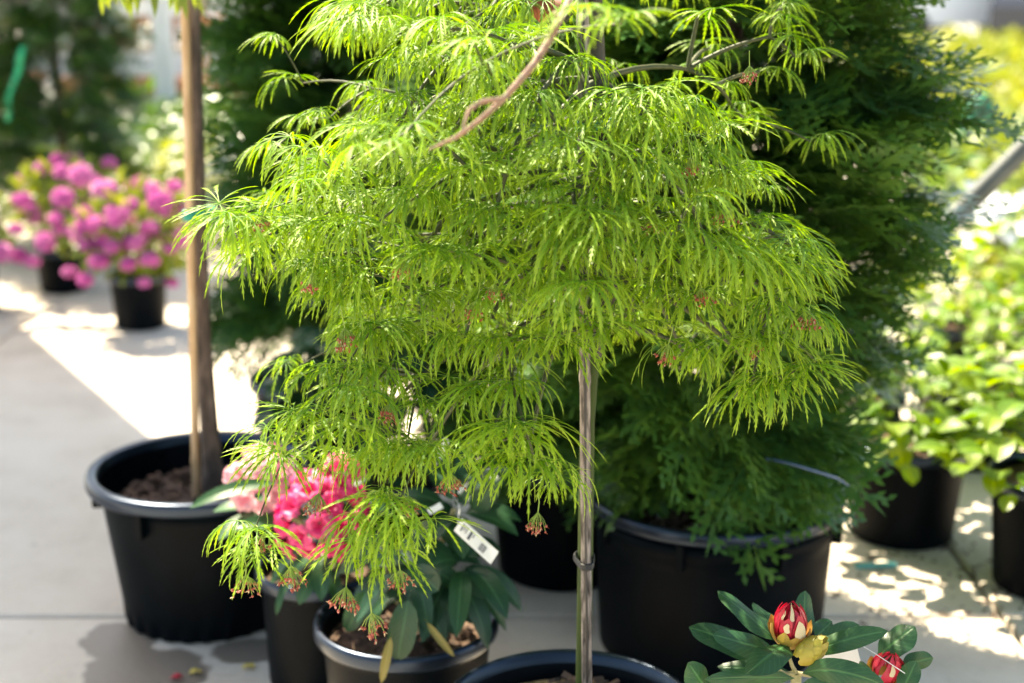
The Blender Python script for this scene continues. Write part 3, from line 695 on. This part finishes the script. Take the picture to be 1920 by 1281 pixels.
def floret_tpl(r, R):
    mb = MB()
    for k in range(5):
        a = k * 2 * math.pi / 5 + r.uniform(-.1, .1); o = np.array([math.cos(a), math.sin(a), 0]); sd = np.array([-math.sin(a), math.cos(a), 0])
        ns, nw = 6, 5; P = np.zeros((ns + 1, nw, 3)); UV = np.zeros((ns + 1, nw, 2)); ph = r.uniform(0, 6)
        for i in range(ns + 1):
            t = i / ns; rad = R * (.12 + .88 * t ** 1.2); z = R * (1.0 * math.sin(min(1.0, t * 1.25) * math.pi / 2) - .32 * max(0, t - .6) / .4)
            w = R * (.14 + .46 * math.sin(math.pi * min(.93, t * .62 + .2)) * min(1, t * 1.6)) * (1 if t < .75 else 1 - 1.5 * (t - .75) ** 1.2)
            for j in range(nw):
                b = j / (nw - 1) * 2 - 1
                P[i, j] = o * rad + sd * w * b + np.array([0, 0, z + R * .2 * t * math.sin(6 * b + ph) - R * .06 * b * b]); UV[i, j] = (j / (nw - 1), t)
        mb.grid(P, UV)
    for k in range(6):
        a = r.uniform(0, 6.28); mb.tube([(0, 0, .1 * R), (.22 * R * math.cos(a), .22 * R * math.sin(a), 1.15 * R)], .0007, 3, 0, False)
    return mb
flr = [floret_tpl(lr, .026) for _ in range(3)]
fl_pale = [f.mesh('floret', M['pinkpale']) for f in flr]; fl_deep = [f.mesh('floret', M['pinkdeep']) for f in flr]
def truss(t, c, axis, R, n, mes, sc=1.0):
    c = np.asarray(c); F = frameZ(axis)
    core = part('flower_truss', MB().blob(c, (.012, .012, .014), 0, 5), M['petiole'], t, origin=c)
    for k in range(n):
        zz = 1 - 1.25 * (k + .5) / n; a = k * 2.39996; s = math.sqrt(max(0, 1 - zz * zz)); d = F @ np.array([s * math.cos(a), s * math.sin(a), zz])
        inst('floret', mes[k % 3], core, c + d * R * U(.74, 1.16), frameZ(d, U(0, 6)), sc * U(.9, 1.1))

# the pink one
pr = thing('rhododendron', (EX, EY, .22), 'rhododendron with one pale and one deep pink flower head and broad leaves', 'shrub')
tpale, tdeep = PY(500, 905, 2.62), PY(602, 968, 2.5)
stem(pr, [(EX, EY, .2), (EX - .03, EY, .34), tpale - (0, 0, .05)], [.008, .007, .005]); stem(pr, [(EX + .01, EY, .2), (EX + .02, EY - .05, .3), tdeep - (0, 0, .04)], [.008, .007, .005])
stem(pr, [(EX + .02, EY, .2), (EX + .07, EY + .04, .35), PY(650, 900, 2.68)], [.007, .006, .004])
truss(pr, tpale, (-.25, -.5, .8), .052, 17, fl_pale, .9); truss(pr, tdeep, (.1, -.7, .6), .062, 22, fl_deep, .95)
truss(pr, PY(640, 900, 2.66), (.3, -.5, .8), .03, 7, fl_deep, .9)
whorl(pr, tpale - (0, 0, .045), (0, -.2, 1), 7, .10, .036, M['rhodo'], .05, seed=.3); whorl(pr, tdeep - (0, 0, .05), (0, -.3, 1), 8, .095, .034, M['rhodo'], -.35, seed=.9, droop=.25)
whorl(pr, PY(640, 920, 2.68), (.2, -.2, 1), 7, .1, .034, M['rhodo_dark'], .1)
for (u0, v0, u1, v1, y, w) in ((520, 905, 355, 945, 2.5, .030), (545, 985, 438, 985, 2.5, .030), (600, 1060, 560, 1130, 2.46, .034), (560, 1050, 508, 1090, 2.5, .028), (540, 1080, 518, 1150, 2.47, .014), (610, 1060, 640, 1130, 2.47, .03)):
    mb = MB(); p0, p1 = PY(u0, v0, y + .04), PY(u1, v1, y); blade(mb, p0, p1, w, (0, -.6, .8), .09, 9, .2, .05, .05); part('leaf', mb, M['rhodo'], pr, origin=p0)

# the dark one with price tags
dr = thing('rhododendron', (FX, FY, .22), 'dark leaved rhododendron without flowers, hung with white tags', 'shrub')
w1, w2, w3, w4 = PY(775, 1098, 2.33), PY(852, 955, 2.42), PY(850, 1068, 2.36), PY(720, 1050, 2.42)
for i, w in enumerate((w1, w2, w3, w4)): stem(dr, [(FX + .01 * i, FY, .2), ((FX + w[0]) / 2, (FY + w[1]) / 2, (.24 + w[2]) / 2 - .01), w], [.008, .007, .005])
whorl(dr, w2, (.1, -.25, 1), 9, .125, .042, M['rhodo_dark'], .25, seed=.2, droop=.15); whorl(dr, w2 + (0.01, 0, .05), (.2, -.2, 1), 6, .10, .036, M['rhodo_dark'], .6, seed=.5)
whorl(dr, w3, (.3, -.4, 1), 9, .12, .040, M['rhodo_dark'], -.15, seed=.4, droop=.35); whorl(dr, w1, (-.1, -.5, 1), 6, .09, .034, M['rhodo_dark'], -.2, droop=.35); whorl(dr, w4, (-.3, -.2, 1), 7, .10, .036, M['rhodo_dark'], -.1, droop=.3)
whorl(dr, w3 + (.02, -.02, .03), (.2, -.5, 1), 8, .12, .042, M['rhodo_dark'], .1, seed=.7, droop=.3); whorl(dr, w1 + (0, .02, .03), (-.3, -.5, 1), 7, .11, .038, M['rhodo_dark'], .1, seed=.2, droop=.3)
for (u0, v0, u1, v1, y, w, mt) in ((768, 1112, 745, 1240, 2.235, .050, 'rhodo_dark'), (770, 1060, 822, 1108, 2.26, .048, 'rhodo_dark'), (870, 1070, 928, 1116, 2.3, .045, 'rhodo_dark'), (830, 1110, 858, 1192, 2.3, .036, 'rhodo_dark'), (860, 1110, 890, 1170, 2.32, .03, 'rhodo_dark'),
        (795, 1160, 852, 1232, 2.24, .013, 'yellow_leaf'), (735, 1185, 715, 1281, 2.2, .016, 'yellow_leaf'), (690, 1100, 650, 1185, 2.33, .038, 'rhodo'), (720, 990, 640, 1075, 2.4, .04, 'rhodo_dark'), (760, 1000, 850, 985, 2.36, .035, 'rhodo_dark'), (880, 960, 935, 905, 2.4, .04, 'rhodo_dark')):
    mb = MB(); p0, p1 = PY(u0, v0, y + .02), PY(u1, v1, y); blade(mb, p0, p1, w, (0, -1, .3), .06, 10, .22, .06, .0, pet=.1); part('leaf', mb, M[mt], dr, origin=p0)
for (u, v, y) in ((765, 1090, 2.3), (790, 1102, 2.28)):
    mb = MB(); p0 = PY(u, v, y); blade(mb, p0, p0 + (.03, -.01, .03), .012, (0, -1, .3), .06, 5, .3); part('bud', mb, M['budgold'], dr, origin=p0)

def card(name, label, c4, cat='price tag', prints=(), string=None):
    """a thin bent card from four corners (world), with print rectangles in card coordinates"""
    a, b, c, d = [np.asarray(q) for q in c4]; nn = nrm(np.cross(b - a, d - a)); th = .0006
    t = thing(name, a, label, cat)
    P = np.zeros((9, 5, 3))
    bend = lambda s: .05 * np.linalg.norm(b - a) * 4 * s * (1 - s)
    pt = lambda s, q: a + (b - a) * s + (d - a) * q + nn * bend(s)
    for i in range(9):
        for j in range(5): P[i, j] = pt(i / 8, j / 4)
    mb = MB(); mb.grid(P - nn * th); mb.grid(P[:, ::-1] + nn * th)
    part('card', mb, M['tagwhite'], t)
    if prints:
        pm = MB()
        sg = 1 if np.dot(nn, CAM - a) > 0 else -1
        for (s0, s1, q0, q1) in prints:
            Q = np.array([[pt(s0 + (s1 - s0) * i / 2, q) + nn * sg * .0012 for q in (q0, q1)] for i in range(3)]); pm.grid(Q)
        part('print', pm, M['ink'], t)
    if string is not None: part('string', MB().tube(string, .0007, 4), M['tagwhite'], t, origin=string[0])
    return t
prn = [(.10, .13, .15, .7), (.16, .18, .15, .55), (.21, .23, .15, .62), (.30, .36, .2, .8), (.39, .41, .2, .5)] + [(.60 + .024 * k, .60 + .024 * k + (.015 if k % 3 else .009), .3, .82) for k in range(7)]
card('price_tag', 'white strip price tag with grey print slanting over dark leaves', [PY(866, 972, 2.19), PY(935, 1035, 2.16), PY(920, 1058, 2.15), PY(851, 995, 2.18)], prints=prn, string=[PY(858, 982, 2.186), PY(862, 955, 2.3), PY(856, 935, 2.41)])
card('price_tag', 'blank white oval tag standing up behind the laceleaf tips', [PY(832, 822, 2.45), PY(812, 880, 2.44), PY(826, 889, 2.44), PY(842, 826, 2.45)], string=[PY(834, 830, 2.45), PY(846, 880, 2.44), PY(852, 940, 2.42)])
card('price_tag', 'small folded white tag below the oval tag', [PY(800, 955, 2.33), PY(825, 942, 2.34), PY(830, 950, 2.33), PY(806, 965, 2.32)])
card('price_tag', 'small white tag tucked between dark leaves above the strip tag', [PY(862, 915, 2.38), PY(878, 904, 2.38), PY(876, 925, 2.37), PY(858, 926, 2.37)])

# the red budded one in front
rr_ = thing('rhododendron', (RX_, RY_, .19), 'green leaved rhododendron with a half open red bud, in front of the wide pot', 'shrub')
D0 = 1.99
base1 = PD(1493, 1262, D0 + .01); base2 = PD(1662, 1290, D0 + .06)
stem(rr_, [(RX_, RY_, .18), (RX_ + .01, RY_, .28), base1 - (0, 0, .02), base1], [.0085, .0085, .008, .0075]); stem(rr_, [(RX_ + .02, RY_, .19), (RX_ + .07, RY_ + .02, .27), base2], [.007, .007, .006])
RL = [(1462, 1205, 1346, 1108, .0, .05, .034, .03), (1462, 1232, 1292, 1176, .07, .10, .046, .02), (1450, 1225, 1336, 1190, .0, -.02, .036, .05), (1478, 1208, 1398, 1264, -.02, -.075, .046, .13), (1340, 1320, 1290, 1243, -.03, -.05, .044, .03),
      (1490, 1272, 1322, 1274, -.01, -.05, .024, .04), (1485, 1262, 1345, 1250, .02, .05, .026, .04), (1508, 1200, 1510, 1108, .04, .07, .034, -.03), (1470, 1190, 1412, 1130, .05, .10, .028, .03),
      (1515, 1225, 1665, 1183, -.0, -.03, .030, .12), (1520, 1215, 1612, 1172, .05, .07, .030, .07), (1505, 1262, 1662, 1288, -.03, -.10, .034, .20), (1500, 1285, 1610, 1285, -.04, -.08, .022, .05), (1530, 1195, 1560, 1165, .05, .07, .03, .03),
      (1645, 1232, 1716, 1175, .05, .04, .046, .14), (1690, 1250, 1750, 1234, .03, .03, .028, .09), (1690, 1300, 1718, 1240, .0, .0, .03, .05), (1640, 1300, 1612, 1240, .02, .0, .024, .05), (1440, 1290, 1300, 1300, .0, .0, .036, .06)]
for (u0, v0, u1, v1, d0, d1, w, ar) in RL:
    mb = MB(); p0, p1 = PD(u0, v0, D0 + d0), PD(u1, v1, D0 + d1)
    blade(mb, p0, p1, w, (U(-.3, .3), -.75, .75), ar, 14, -.2, .17, 0., sharp=2.3, pet=.05, roll=U(-.6, .6)); part('leaf', mb, M['rhodo'], rr_, origin=p0)
def shellpiece(mb, c, F, a0, aw, t0, t1, R, Hh, flare=0., m=0, out=1.0, pt=1.0, n=7, jit=0., cl=.80):
    """a petal or scale lying on an egg of radius R and height Hh"""
    P = np.zeros((n + 1, 5, 3))
    for i in range(n + 1):
        t = t0 + (t1 - t0) * i / n; k = i / n; rad = R * out * math.sin(math.pi * min(.999, .12 + cl * t)) ** .7 + flare * k * k
        ww = aw * (math.sin(math.pi * (.25 + .75 * k ** pt)) ** .6 if k < 1 else .05)
        for j in range(5):
            b = j / 4 * 2 - 1; a = a0 + b * ww + jit * math.sin(7 * k + a0 * 9)
            P[i, j] = c + F @ np.array([rad * math.cos(a), rad * math.sin(a), Hh * t + .0015 * b * b])
    mb.grid(P, None, m)
def bud(t, c, axis, R, Hh, petals, scales, creams):
    F = frameZ(axis); c = np.asarray(c)
    for k in range(petals):
        mb = MB(); shellpiece(mb, c, F, k * 2.399 + .3, U(.24, .42), .22, U(.78, 1.16), R, Hh, U(-.003, .007), out=U(.62, 1.0), pt=2.2, jit=.1); part('petal', mb, M['redpetal'], t, origin=c)
    for k in range(scales):
        mb = MB(); shellpiece(mb, c, F, k * 2.399, U(.36, .55), -.02 + .02 * (k % 3), U(.40, .70), R, Hh, U(-.001, .003), out=U(1.05, 1.12), jit=.03); part('bud_scale', mb, M['budscale'], t, origin=c)
    for (a, t0, t1, w) in creams:
        mb = MB(); shellpiece(mb, c, F, a, w, t0, t1, R, Hh, U(-.001, .002), out=1.07, pt=U(.9, 1.6), jit=.03); part('bud_scale', mb, M['creamtip'], t, origin=c)
b1 = PD(1481, 1208, D0 + .0)
CRM = [(-1.2, .34, .82, .30), (-1.62, .84, 1.14, .18), (-1.95, .60, .80, .16), (-2.35, .84, 1.0, .10)]
bud(rr_, b1, (-.06, -.18, 1), .0265, .062, 24, 11, CRM)
b2 = PD(1494, 1240, D0 - .03); ax2 = PD(1540, 1205, D0 - .04) - b2; F2 = frameZ(ax2)
mb = MB()
for k in range(26):
    tt = k / 26.; shellpiece(mb, b2, F2, k * 2.399, .62, -.02 + .6 * tt, .34 + .66 * tt, .0175 * (1.03 - .1 * tt), .056, .0008, n=5, cl=.875)
part('closed_bud', mb, M['budgold'], rr_, origin=b2)
bud(rr_, PD(1655, 1278, D0 + .04), (.12, -.35, 1), .026, .050, 12, 7, [(-1.6, .7, .95, .16)])
for (u, v) in ((1455, 1255), (1545, 1262), (1478, 1225)): stem(rr_, [base1, (base1 + PD(u, v, D0 - .02)) / 2 + (0, 0, -.004), PD(u, v, D0 - .02)], [.0035, .003, .0022])
card('plant_label', 'curled white paper label behind the red budded rhododendron leaves', [PD(1535, 1215, D0 + .09), PD(1600, 1187, D0 + .06), PD(1672, 1285, D0 + .05), PD(1560, 1315, D0 + .08)], 'label', string=[PD(1598, 1200, D0 + .03), PD(1640, 1225, D0 - .0), PD(1697, 1263, D0 - .02)])

# ------------------------------------------------------------------ far azaleas
def simple_flower(mb, c, d, R, r):
    F = frameZ(d, r.uniform(0, 6))
    for k in range(5):
        a = k * 1.2566; o = F @ np.array([math.cos(a), math.sin(a), .35]); mb.kite(c, nrm(o), nrm(F @ np.array([-math.sin(a), math.cos(a), 0])), R, R * .42)
def truss_far(r):
    mb = MB()
    for k in range(26):
        zz = 1 - 1.5 * (k + .5) / 26; a = k * 2.39996; s = math.sqrt(1 - zz * zz); d = np.array([s * math.cos(a), s * math.sin(a), zz]); simple_flower(mb, d * .026, d, .03, r)
    return mb
tf_me = [truss_far(lr).mesh('flower_truss', M['magenta'], smooth=False) for _ in range(3)]
def azalea(label, x, y, zb, rad, hgt, blooms, nfill, seed):
    r = np.random.default_rng(seed); t = thing('azalea', (x, y, zb), label, 'shrub', 'magenta azaleas in black pots'); lf = MB(); st = MB()
    c = np.array([x, y, zb + hgt * .48])
    for k in range(700):
        d = nrm(r.normal(0, 1, 3)); p = c + d * np.array([rad, rad, hgt * .55]) * r.uniform(.4, 1.02)
        if p[2] < zb - .04: continue
        dd = nrm(d + r.normal(0, .6, 3)); blade(lf, p, p + dd * r.uniform(.045, .075), r.uniform(.018, .028), r.normal(0, 1, 3) + (0, 0, 1), .05, 3, .2)
    for k in range(9):
        a = k * .7; st.tube([(x, y, zb - .04), (x + rad * .5 * math.cos(a), y + rad * .5 * math.sin(a), zb + hgt * .55)], [.006, .003], 5)
    part('stems', st, M['trunk'], t); part('foliage', lf, M['azleaf'], t, 'stuff')
    for (u, v, yy, s) in blooms: inst('flower_truss', tf_me[int(r.integers(3))], t, PY(u, v, yy), RZ(r.uniform(0, 6)) @ RX(r.uniform(-.5, .3)), (s * r.uniform(.95, 1.3), s * r.uniform(.95, 1.3), s * r.uniform(.75, 1.15)))
    for k in range(int(nfill * 3.2)):
        d = nrm(r.normal(0, 1, 3) + (0, -.3, .25)); d[2] = max(d[2], -.12); inst('flower_truss', tf_me[k % 3], t, c + d * np.array([rad, rad, hgt * .55]) * .95, RZ(r.uniform(0, 6)), r.uniform(.6, .9))
azalea('magenta azalea in the charcoal pot, flowers reaching the tree trunk', JX, JY, .22, .23, .36, [(300, 378, 5.5, 1.05), (282, 425, 5.45, .75), (245, 385, 5.5, .7), (195, 355, 5.55, 1.15), (215, 415, 5.42, .8), (185, 418, 5.42, .75), (255, 455, 5.4, .7), (185, 490, 5.4, .9), (240, 495, 5.38, .75), (280, 487, 5.4, .8),
    (318, 465, 5.45, .7), (160, 525, 5.4, .6), (328, 350, 5.6, .7), (322, 530, 5.6, .6), (270, 530, 5.4, .5)], 10, 21)
azalea('magenta azalea between its neighbours, with the highest flower heads', J2X + .08, J2Y, .2, .28, .40, [(152, 330, 5.95, 1.1), (118, 372, 5.85, 1.05), (150, 400, 5.8, .7), (105, 410, 5.8, .75), (85, 455, 5.75, .95), (140, 435, 5.75, .7), (60, 490, 5.75, .7), (130, 510, 5.75, .6), (112, 430, 5.8, .6)], 8, 22)
azalea('magenta azalea cut off by the left edge of the picture', J3X - .02, J3Y, .2, .22, .32, [(43, 375, 5.9, .85), (5, 475, 5.7, 1.), (30, 430, 5.8, .7), (35, 480, 5.75, .7)], 6, 23)

# ------------------------------------------------------------------ bright leafy plants on the right
def ovate(r):
    mb = MB(); blade(mb, (0, 0, 0), (.1, 0, 0), .062, (0, 0, 1), .07, 6, .22, .05, .12, sharp=2.2, pet=.12); return mb
ov_tpl = [ovate(lr) for _ in range(3)]
ov_me = {k: [o.mesh('leaf', M[k]) for o in ov_tpl] for k in ('hyd',)}
def leafy(label, x, y, zb, rad, hgt, n, sc, seed, objs=True, mat='hyd', potr=.13, poth=.23, potlabel=None, name='leafy_shrub'):
    r = np.random.default_rng(seed)
    if potlabel: pot('plant_pot', potlabel, x, y, potr, potr * .8, poth, .03, .01, seg=40)
    t = thing(name, (x, y, zb), label, 'shrub'); mb = MB(); c = np.array([x, y, zb])
    for k in range(n):
        a = r.uniform(0, 6.283); q = math.sqrt(r.uniform(0, 1)); z = hgt * math.sqrt(max(0, 1 - q * q)) * r.uniform(.55, 1.) if r.random() < .75 else hgt * r.uniform(.1, .6) * (1 - q * .5)
        p = c + np.array([rad * q * math.cos(a), rad * q * math.sin(a), z]); a2 = a + r.uniform(-.8, .8)
        d = nrm((math.cos(a2), math.sin(a2), r.uniform(-.5, .35))); R = frame(d, (r.uniform(-.4, .4), r.uniform(-.4, .4), 1)); s = sc * r.uniform(.65, 1.2)
        i = int(r.integers(3))
        if objs: inst('leaf', ov_me[mat][i], t, p, R, s)
        else: mb.merge(ov_tpl[i], R, p, s)
    if not objs: part('crown', mb, M[mat], t)
    st = MB()
    for k in range(7):
        a = k * .9; st.tube([c - (0, 0, .04), c + (rad * .25 * math.cos(a), rad * .25 * math.sin(a), hgt * .4), c + (rad * .5 * math.cos(a), rad * .5 * math.sin(a), hgt * .75)], [.005, .004, .002], 5)
    part('stems', st, M['green_stem'], t); return t
leafy('bright green leafy plant beside the big conifer, in the nearer dark pot', 1.0, 3.42, .24, .28, .28, 180, .85, 31, potr=.16, poth=.26, potlabel='dark pot in shadow under bright leaves, right of the big conifer')
leafy('bright green leafy plant at the right edge, lowest of the leafy group', 1.27, 3.10, .26, .27, .30, 170, .9, 32, potlabel='dark pot at the right edge below bright leaves', potr=.165, poth=.28)
leafy('bright leafy plant half behind the big conifer, left of the leafy group', .98, 3.95, .2, .26, .34, 110, .85, 30, potr=.16, potlabel='hidden dark pot behind the big conifer')
leafy('yellow-green leafy plant behind the two nearest leafy ones', 1.36, 4.0, .22, .34, .30, 190, .8, 33, potr=.17, potlabel='hidden dark pot of the second row of leafy plants')
leafy('tall yellow-green leafy plant at the right edge in the second row', 1.78, 4.15, .22, .34, .34, 180, .85, 34, potlabel='dark pot of the tall leafy plant at the right edge', potr=.14)
leafy('yellow-green leafy plant just right of the conifer, under the slanting pipe', 1.55, 4.75, .22, .36, .36, 220, .85, 35, False, potlabel='far dark pot under the slanting pipe')
leafy('lime leafy shrub at the right edge below the slanting pipe', 2.15, 5.3, .1, .42, .55, 200, 1.1, 36, False, mat='lime')
leafy('light green shrub seen between the conifer edge and the pipe', 1.78, 6.0, .1, .42, .62, 230, 1.1, 37, False, mat='midgreen')
leafy('lime shrub close behind the upper end of the pipe', 2.55, 6.7, .1, .5, .7, 260, 1.2, 38, False, mat='lime')
leafy('pale green shrub beside the grey post, left of the maple', -2.0, 8.9, .1, .45, .62, 220, 1.2, 39, False, mat='midgreen')
leafy('yellow-green shrub just right of the brown tree trunk', -1.6, 7.4, .1, .4, .5, 220, 1.1, 40, False, mat='lime')
leafy('green shrub in front of the grey post foot', -2.25, 8.0, .1, .36, .45, 200, 1.1, 41, False, mat='midgreen')
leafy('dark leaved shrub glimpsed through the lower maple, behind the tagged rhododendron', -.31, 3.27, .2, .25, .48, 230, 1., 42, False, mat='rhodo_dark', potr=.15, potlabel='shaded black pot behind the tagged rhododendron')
# white flowering plant in the right middle ground
wf = thing('white_flower_plant', (1.92, 5.15, .2), 'pale flowering plant with white blooms above the leafy group', 'shrub'); st = MB(); wl_ = MB()
for k in range(46):
    a, q = U(0, 6.28), math.sqrt(U(0, 1)) * .26; e = np.array([1.92 + q * math.cos(a), 5.15 + q * math.sin(a), .30 + U(.1, .32)])
    st.tube([(1.92, 5.15, .16), e], [.003, .002], 4); simple_flower(wl_, e, nrm((U(-.6, .6), -.5, .8)), .055, rng)
part('stems', st, M['green_stem'], wf); part('blooms', wl_, M['white'], wf, 'stuff')

# slanting galvanised pipe
pa, pb = PY(1480, 716, 4.1), PY(2060, 140, 4.1); dd = (pb - pa) / (pb[2] - pa[2]); pa = pa + dd * (.012 - pa[2])
pipe = thing('pipe_brace', pa, 'grey galvanised pipe slanting down behind the conifer at the right', 'pipe')
part('pipe', MB().tube([pa, pa + (pb - pa) * .5, pb], .030, 16), M['steel'], pipe)
part('foot_plate', MB().box(pa + (0, 0, -.004), (.07, .06, .005)), M['steel'], pipe, smooth=False)
ps = thing('steel_post', (pb[0], pb[1], 0), 'steel post beyond the right edge that carries the slanting pipe', 'post')
part('shaft', MB().tube([(pb[0], pb[1] + .03, 0), (pb[0], pb[1] + .03, 2.6)], .04, 14), M['steel'], ps)
part('base_plate', MB().box((pb[0], pb[1] + .03, .006), (.1, .1, .006)), M['steel'], ps, smooth=False)
# far grey post; a white slab paints the sunlight on its top
fp = PY(320, 325, 10.)
gp = thing('roof_post', (fp[0], fp[1], 0), 'pale grey square post standing behind the shrubs, left of the maple', 'post')
part('shaft', MB().box((fp[0], fp[1], 1.6), (.06, .06, 1.6)), M['postgrey'], gp, smooth=False)
part('base_plate', MB().box((fp[0], fp[1], .008), (.12, .12, .008)), M['steel'], gp, smooth=False)
part('sunlit_top_slab', MB().box((fp[0] + .015, fp[1] - .075, 1.42), (.04, .01, .2)), M['white'], gp, smooth=False, label='white slab standing in for sunlight on the upper post')

# ------------------------------------------------------------------ far display shelves with terracotta pots
SX, SY = -2.6, 12.0
sh = thing('display_shelf', (SX, SY, 0), 'low timber display shelves with terracotta pots far behind the post', 'shelf')
for z in (.32, .78, 1.2): part('shelf_board', MB().box((SX, SY, z), (1.9, .22, .02)), M['wood'], sh, smooth=False)
for x in (-1.85, 0., 1.85): part('upright', MB().box((SX + x, SY + .25, .62), (.03, .03, .62)), M['wood'], sh, smooth=False)
tpm = MB().lathe([(.001, .0), (.085, 0), (.115, .16), (.13, .16), (.13, .2), (.112, .2), (.105, .12), (.001, .12)], 18).mesh('terracotta_pot', M['terra'])
for k in range(22):
    z = (.34, .80)[k % 2]; o = bpy.data.objects.new('terracotta_pot', tpm); COL.objects.link(o); s = U(.9, 1.25)
    o.location = (SX - 1.75 + .165 * k + U(-.02, .02), SY + U(-.05, .05), z); o.scale = (s, s, s)
    tag(o, 'blurred terracotta pot on the upper far shelf' if k % 2 else 'blurred terracotta pot on the lower far shelf', 'plant pot', 'terracotta pots on the far shelves')
# pale board fence / low building further off
fc = thing('low_wall', (-4, 19, 0), 'pale rendered low wall far behind the shelves', 'wall')
part('wall_face', MB().box((-4, 19, .55), (7, .12, .55)), mottle_mat('pale_render', [(.55, .53, .52), (.66, .65, .63)], 2., .8), fc, smooth=False)
part('coping', MB().box((-4, 19, 1.13), (7.05, .17, .03)), M['postgrey'], fc, smooth=False)

# ------------------------------------------------------------------ far right: massed low plants, cloche, cars
def mass(name, label, rects, mat, n, size, seed):
    r = np.random.default_rng(seed); mb = MB()
    for k in range(n):
        x0, x1, y0, y1, h = rects[int(r.integers(len(rects)))]
        p = np.array([r.uniform(x0, x1), r.uniform(y0, y1), 0]); p[2] = h * (.35 + .65 * abs(math.sin(p[0] * 2.3 + 1.3 * p[1])) ** .5) * r.uniform(.3, 1)
        d = nrm((r.normal(), r.normal(), r.uniform(.2, 1.4))); sd = nrm(np.cross(d, r.normal(0, 1, 3))); mb.kite(p, d, sd, size * r.uniform(.7, 1.4), size * .28)
    o = part(name, mb, mat, None, 'stuff', smooth=False, origin=(rects[0][0], rects[0][2], 0)); o['label'] = label; return o
mass('shrubbery', 'massed yellow-green low plants in rows at the far right', [(3.0, 9.5, 10.5, 13., .42), (3.5, 10, 14, 17.5, .45), (4.5, 12, 19, 23, .5)], M['lime'], 9000, .16, 51)
mass('undergrowth', 'mixed green low plants in the right middle distance', [(2.3, 5.0, 7.6, 9.6, .5)], M['midgreen'], 2600, .12, 52)
mass('groundcover', 'mixed green plants far behind the left conifers', [(-4.2, -1.2, 9.4, 11.0, .5), (-6, -2.6, 8.6, 10.5, .6), (-3, 2.5, 13.2, 16, .6)], M['midgreen'], 5200, .14, 53)
cx, cy, cz = PY(1832, 240, 8.6)
cl_ = thing('cloche_dome', (cx, cy, 0), 'green dome standing among the yellow-green plants', 'dome')
part('dome', MB().lathe([(.12 * math.cos(t) + .001, cz + .25 * math.sin(t) - .03) for t in np.linspace(0, math.pi / 2, 9)], 22, (cx, cy, 0)), M['greenmesh'], cl_)
part('stand', MB().tube([(cx, cy, 0), (cx, cy, cz)], .05, 10), M['greenmesh'], cl_)
def car(label, x, y, paint, van=False, rot=0.):
    t = thing('parked_car', (x, y, 0), label, 'car'); R = RZ(rot); org = np.array([x, y, 0])
    pr = [(-2.1, .35), (-2.15, .75), (-2.0, .95), (-1.3, 1.02), (-.7, 1.48 if not van else 1.9), (1.1, 1.5 if not van else 1.95), (1.75, 1.02 if not van else 1.85), (2.1, .95), (2.15, .4)]
    n = len(pr); mb = MB(); P = np.array([[(a, s * (.86 if b < 1.1 else .7), b) for a, b in pr] for s in (-1, 1)]); P2 = P @ R.T + org
    mb.grid(P2, None, 0, True)
    for s in (0, 1): c = P2[s].mean(0); mb.add(np.vstack([P2[s], c]), [(i, (i + 1) % n, n) for i in range(n)])
    part('body', mb, paint, t, smooth=False)
    for (a0, a1) in ((-1.0, -.05), (.05, 1.25)):
        for s in (-1, 1):
            Q = np.array([[(a0 + (.25 if a0 < -.5 else 0), s * .755, 1.40), (a1 - .1, s * .755, 1.40)], [(a0, s * .86, 1.05), (a1, s * .86, 1.05)]]) @ R.T + org
            part('window', MB().grid(Q + (R @ np.array([0, s * .02, 0]))), M['glass'], t, smooth=False)
    for a in (-1.35, 1.35):
        for s in (-1, 1):
            c = R @ np.array([a, s * .8, .32]) + org; d = R @ np.array([0, s * .1, 0]); part('wheel', MB().tube([c - d, c + d], .32, 16), M['tyre'], t, origin=c)
    return t
car('white parked vehicle at the far upper right', 9.0, 29.5, M['white'], True, .2)
car('mauve parked car beside the white vehicle far off', 11.2, 33., M['carred'], False, .5)
car('dark parked car in the far upper right corner', 10.6, 28.6, M['cargrey'], False, 1.1)
car('dark parked car far behind the left shelves', -6.5, 27., M['cargrey'], False, .1)

# ------------------------------------------------------------------ small things on the concrete
pl = part('plant_marker', MB().box(PY(1642, 1062, 3.2) * (1, 1, 0) + (0, 0, .006), (.05, .009, .003), RZ(.1)), M['teal'], origin=PY(1642, 1062, 3.2) * (1, 1, 0), smooth=False)
tag(pl, 'teal plastic strip lying on the ground right of the wide pot', 'plant marker')
def ground_pt(u, v): r = ray(u, v); return CAM + r * (-H_CAM / r[2])
for (u, v, m_, lab) in ((366, 1266, 'petal_yellow', 'fallen yellow leaf on the concrete in front of the large pot'), (466, 1256, 'petal_yellow', 'fallen yellow leaf nearer the narrow pot'), (330, 1276, 'redpetal', 'fallen red petal left of the yellow leaf')):
    p = ground_pt(u, v); mb = MB(); blade(mb, p + (-.014, 0, .003), p + (.014, .004, .005), .018, (0, 0, 1), .12, 6, .3, .2)
    o = part('fallen_leaf', mb, M[m_], origin=p); tag(o, lab, 'leaf')
lit = MB()
for _ in range(240):
    u = U(1560, 2000); p = ground_pt(u, U(1010, 1190)); k = U(.002, .006)
    lit.box((p[0], p[1], k * .3), (k, k * .6, k * .25), RZ(U(0, 6)))
o = part('debris', lit, M['chip'], None, 'stuff', smooth=False, origin=ground_pt(1700, 1100)); o['label'] = 'scattered bark crumbs on the ground by the dark pots'
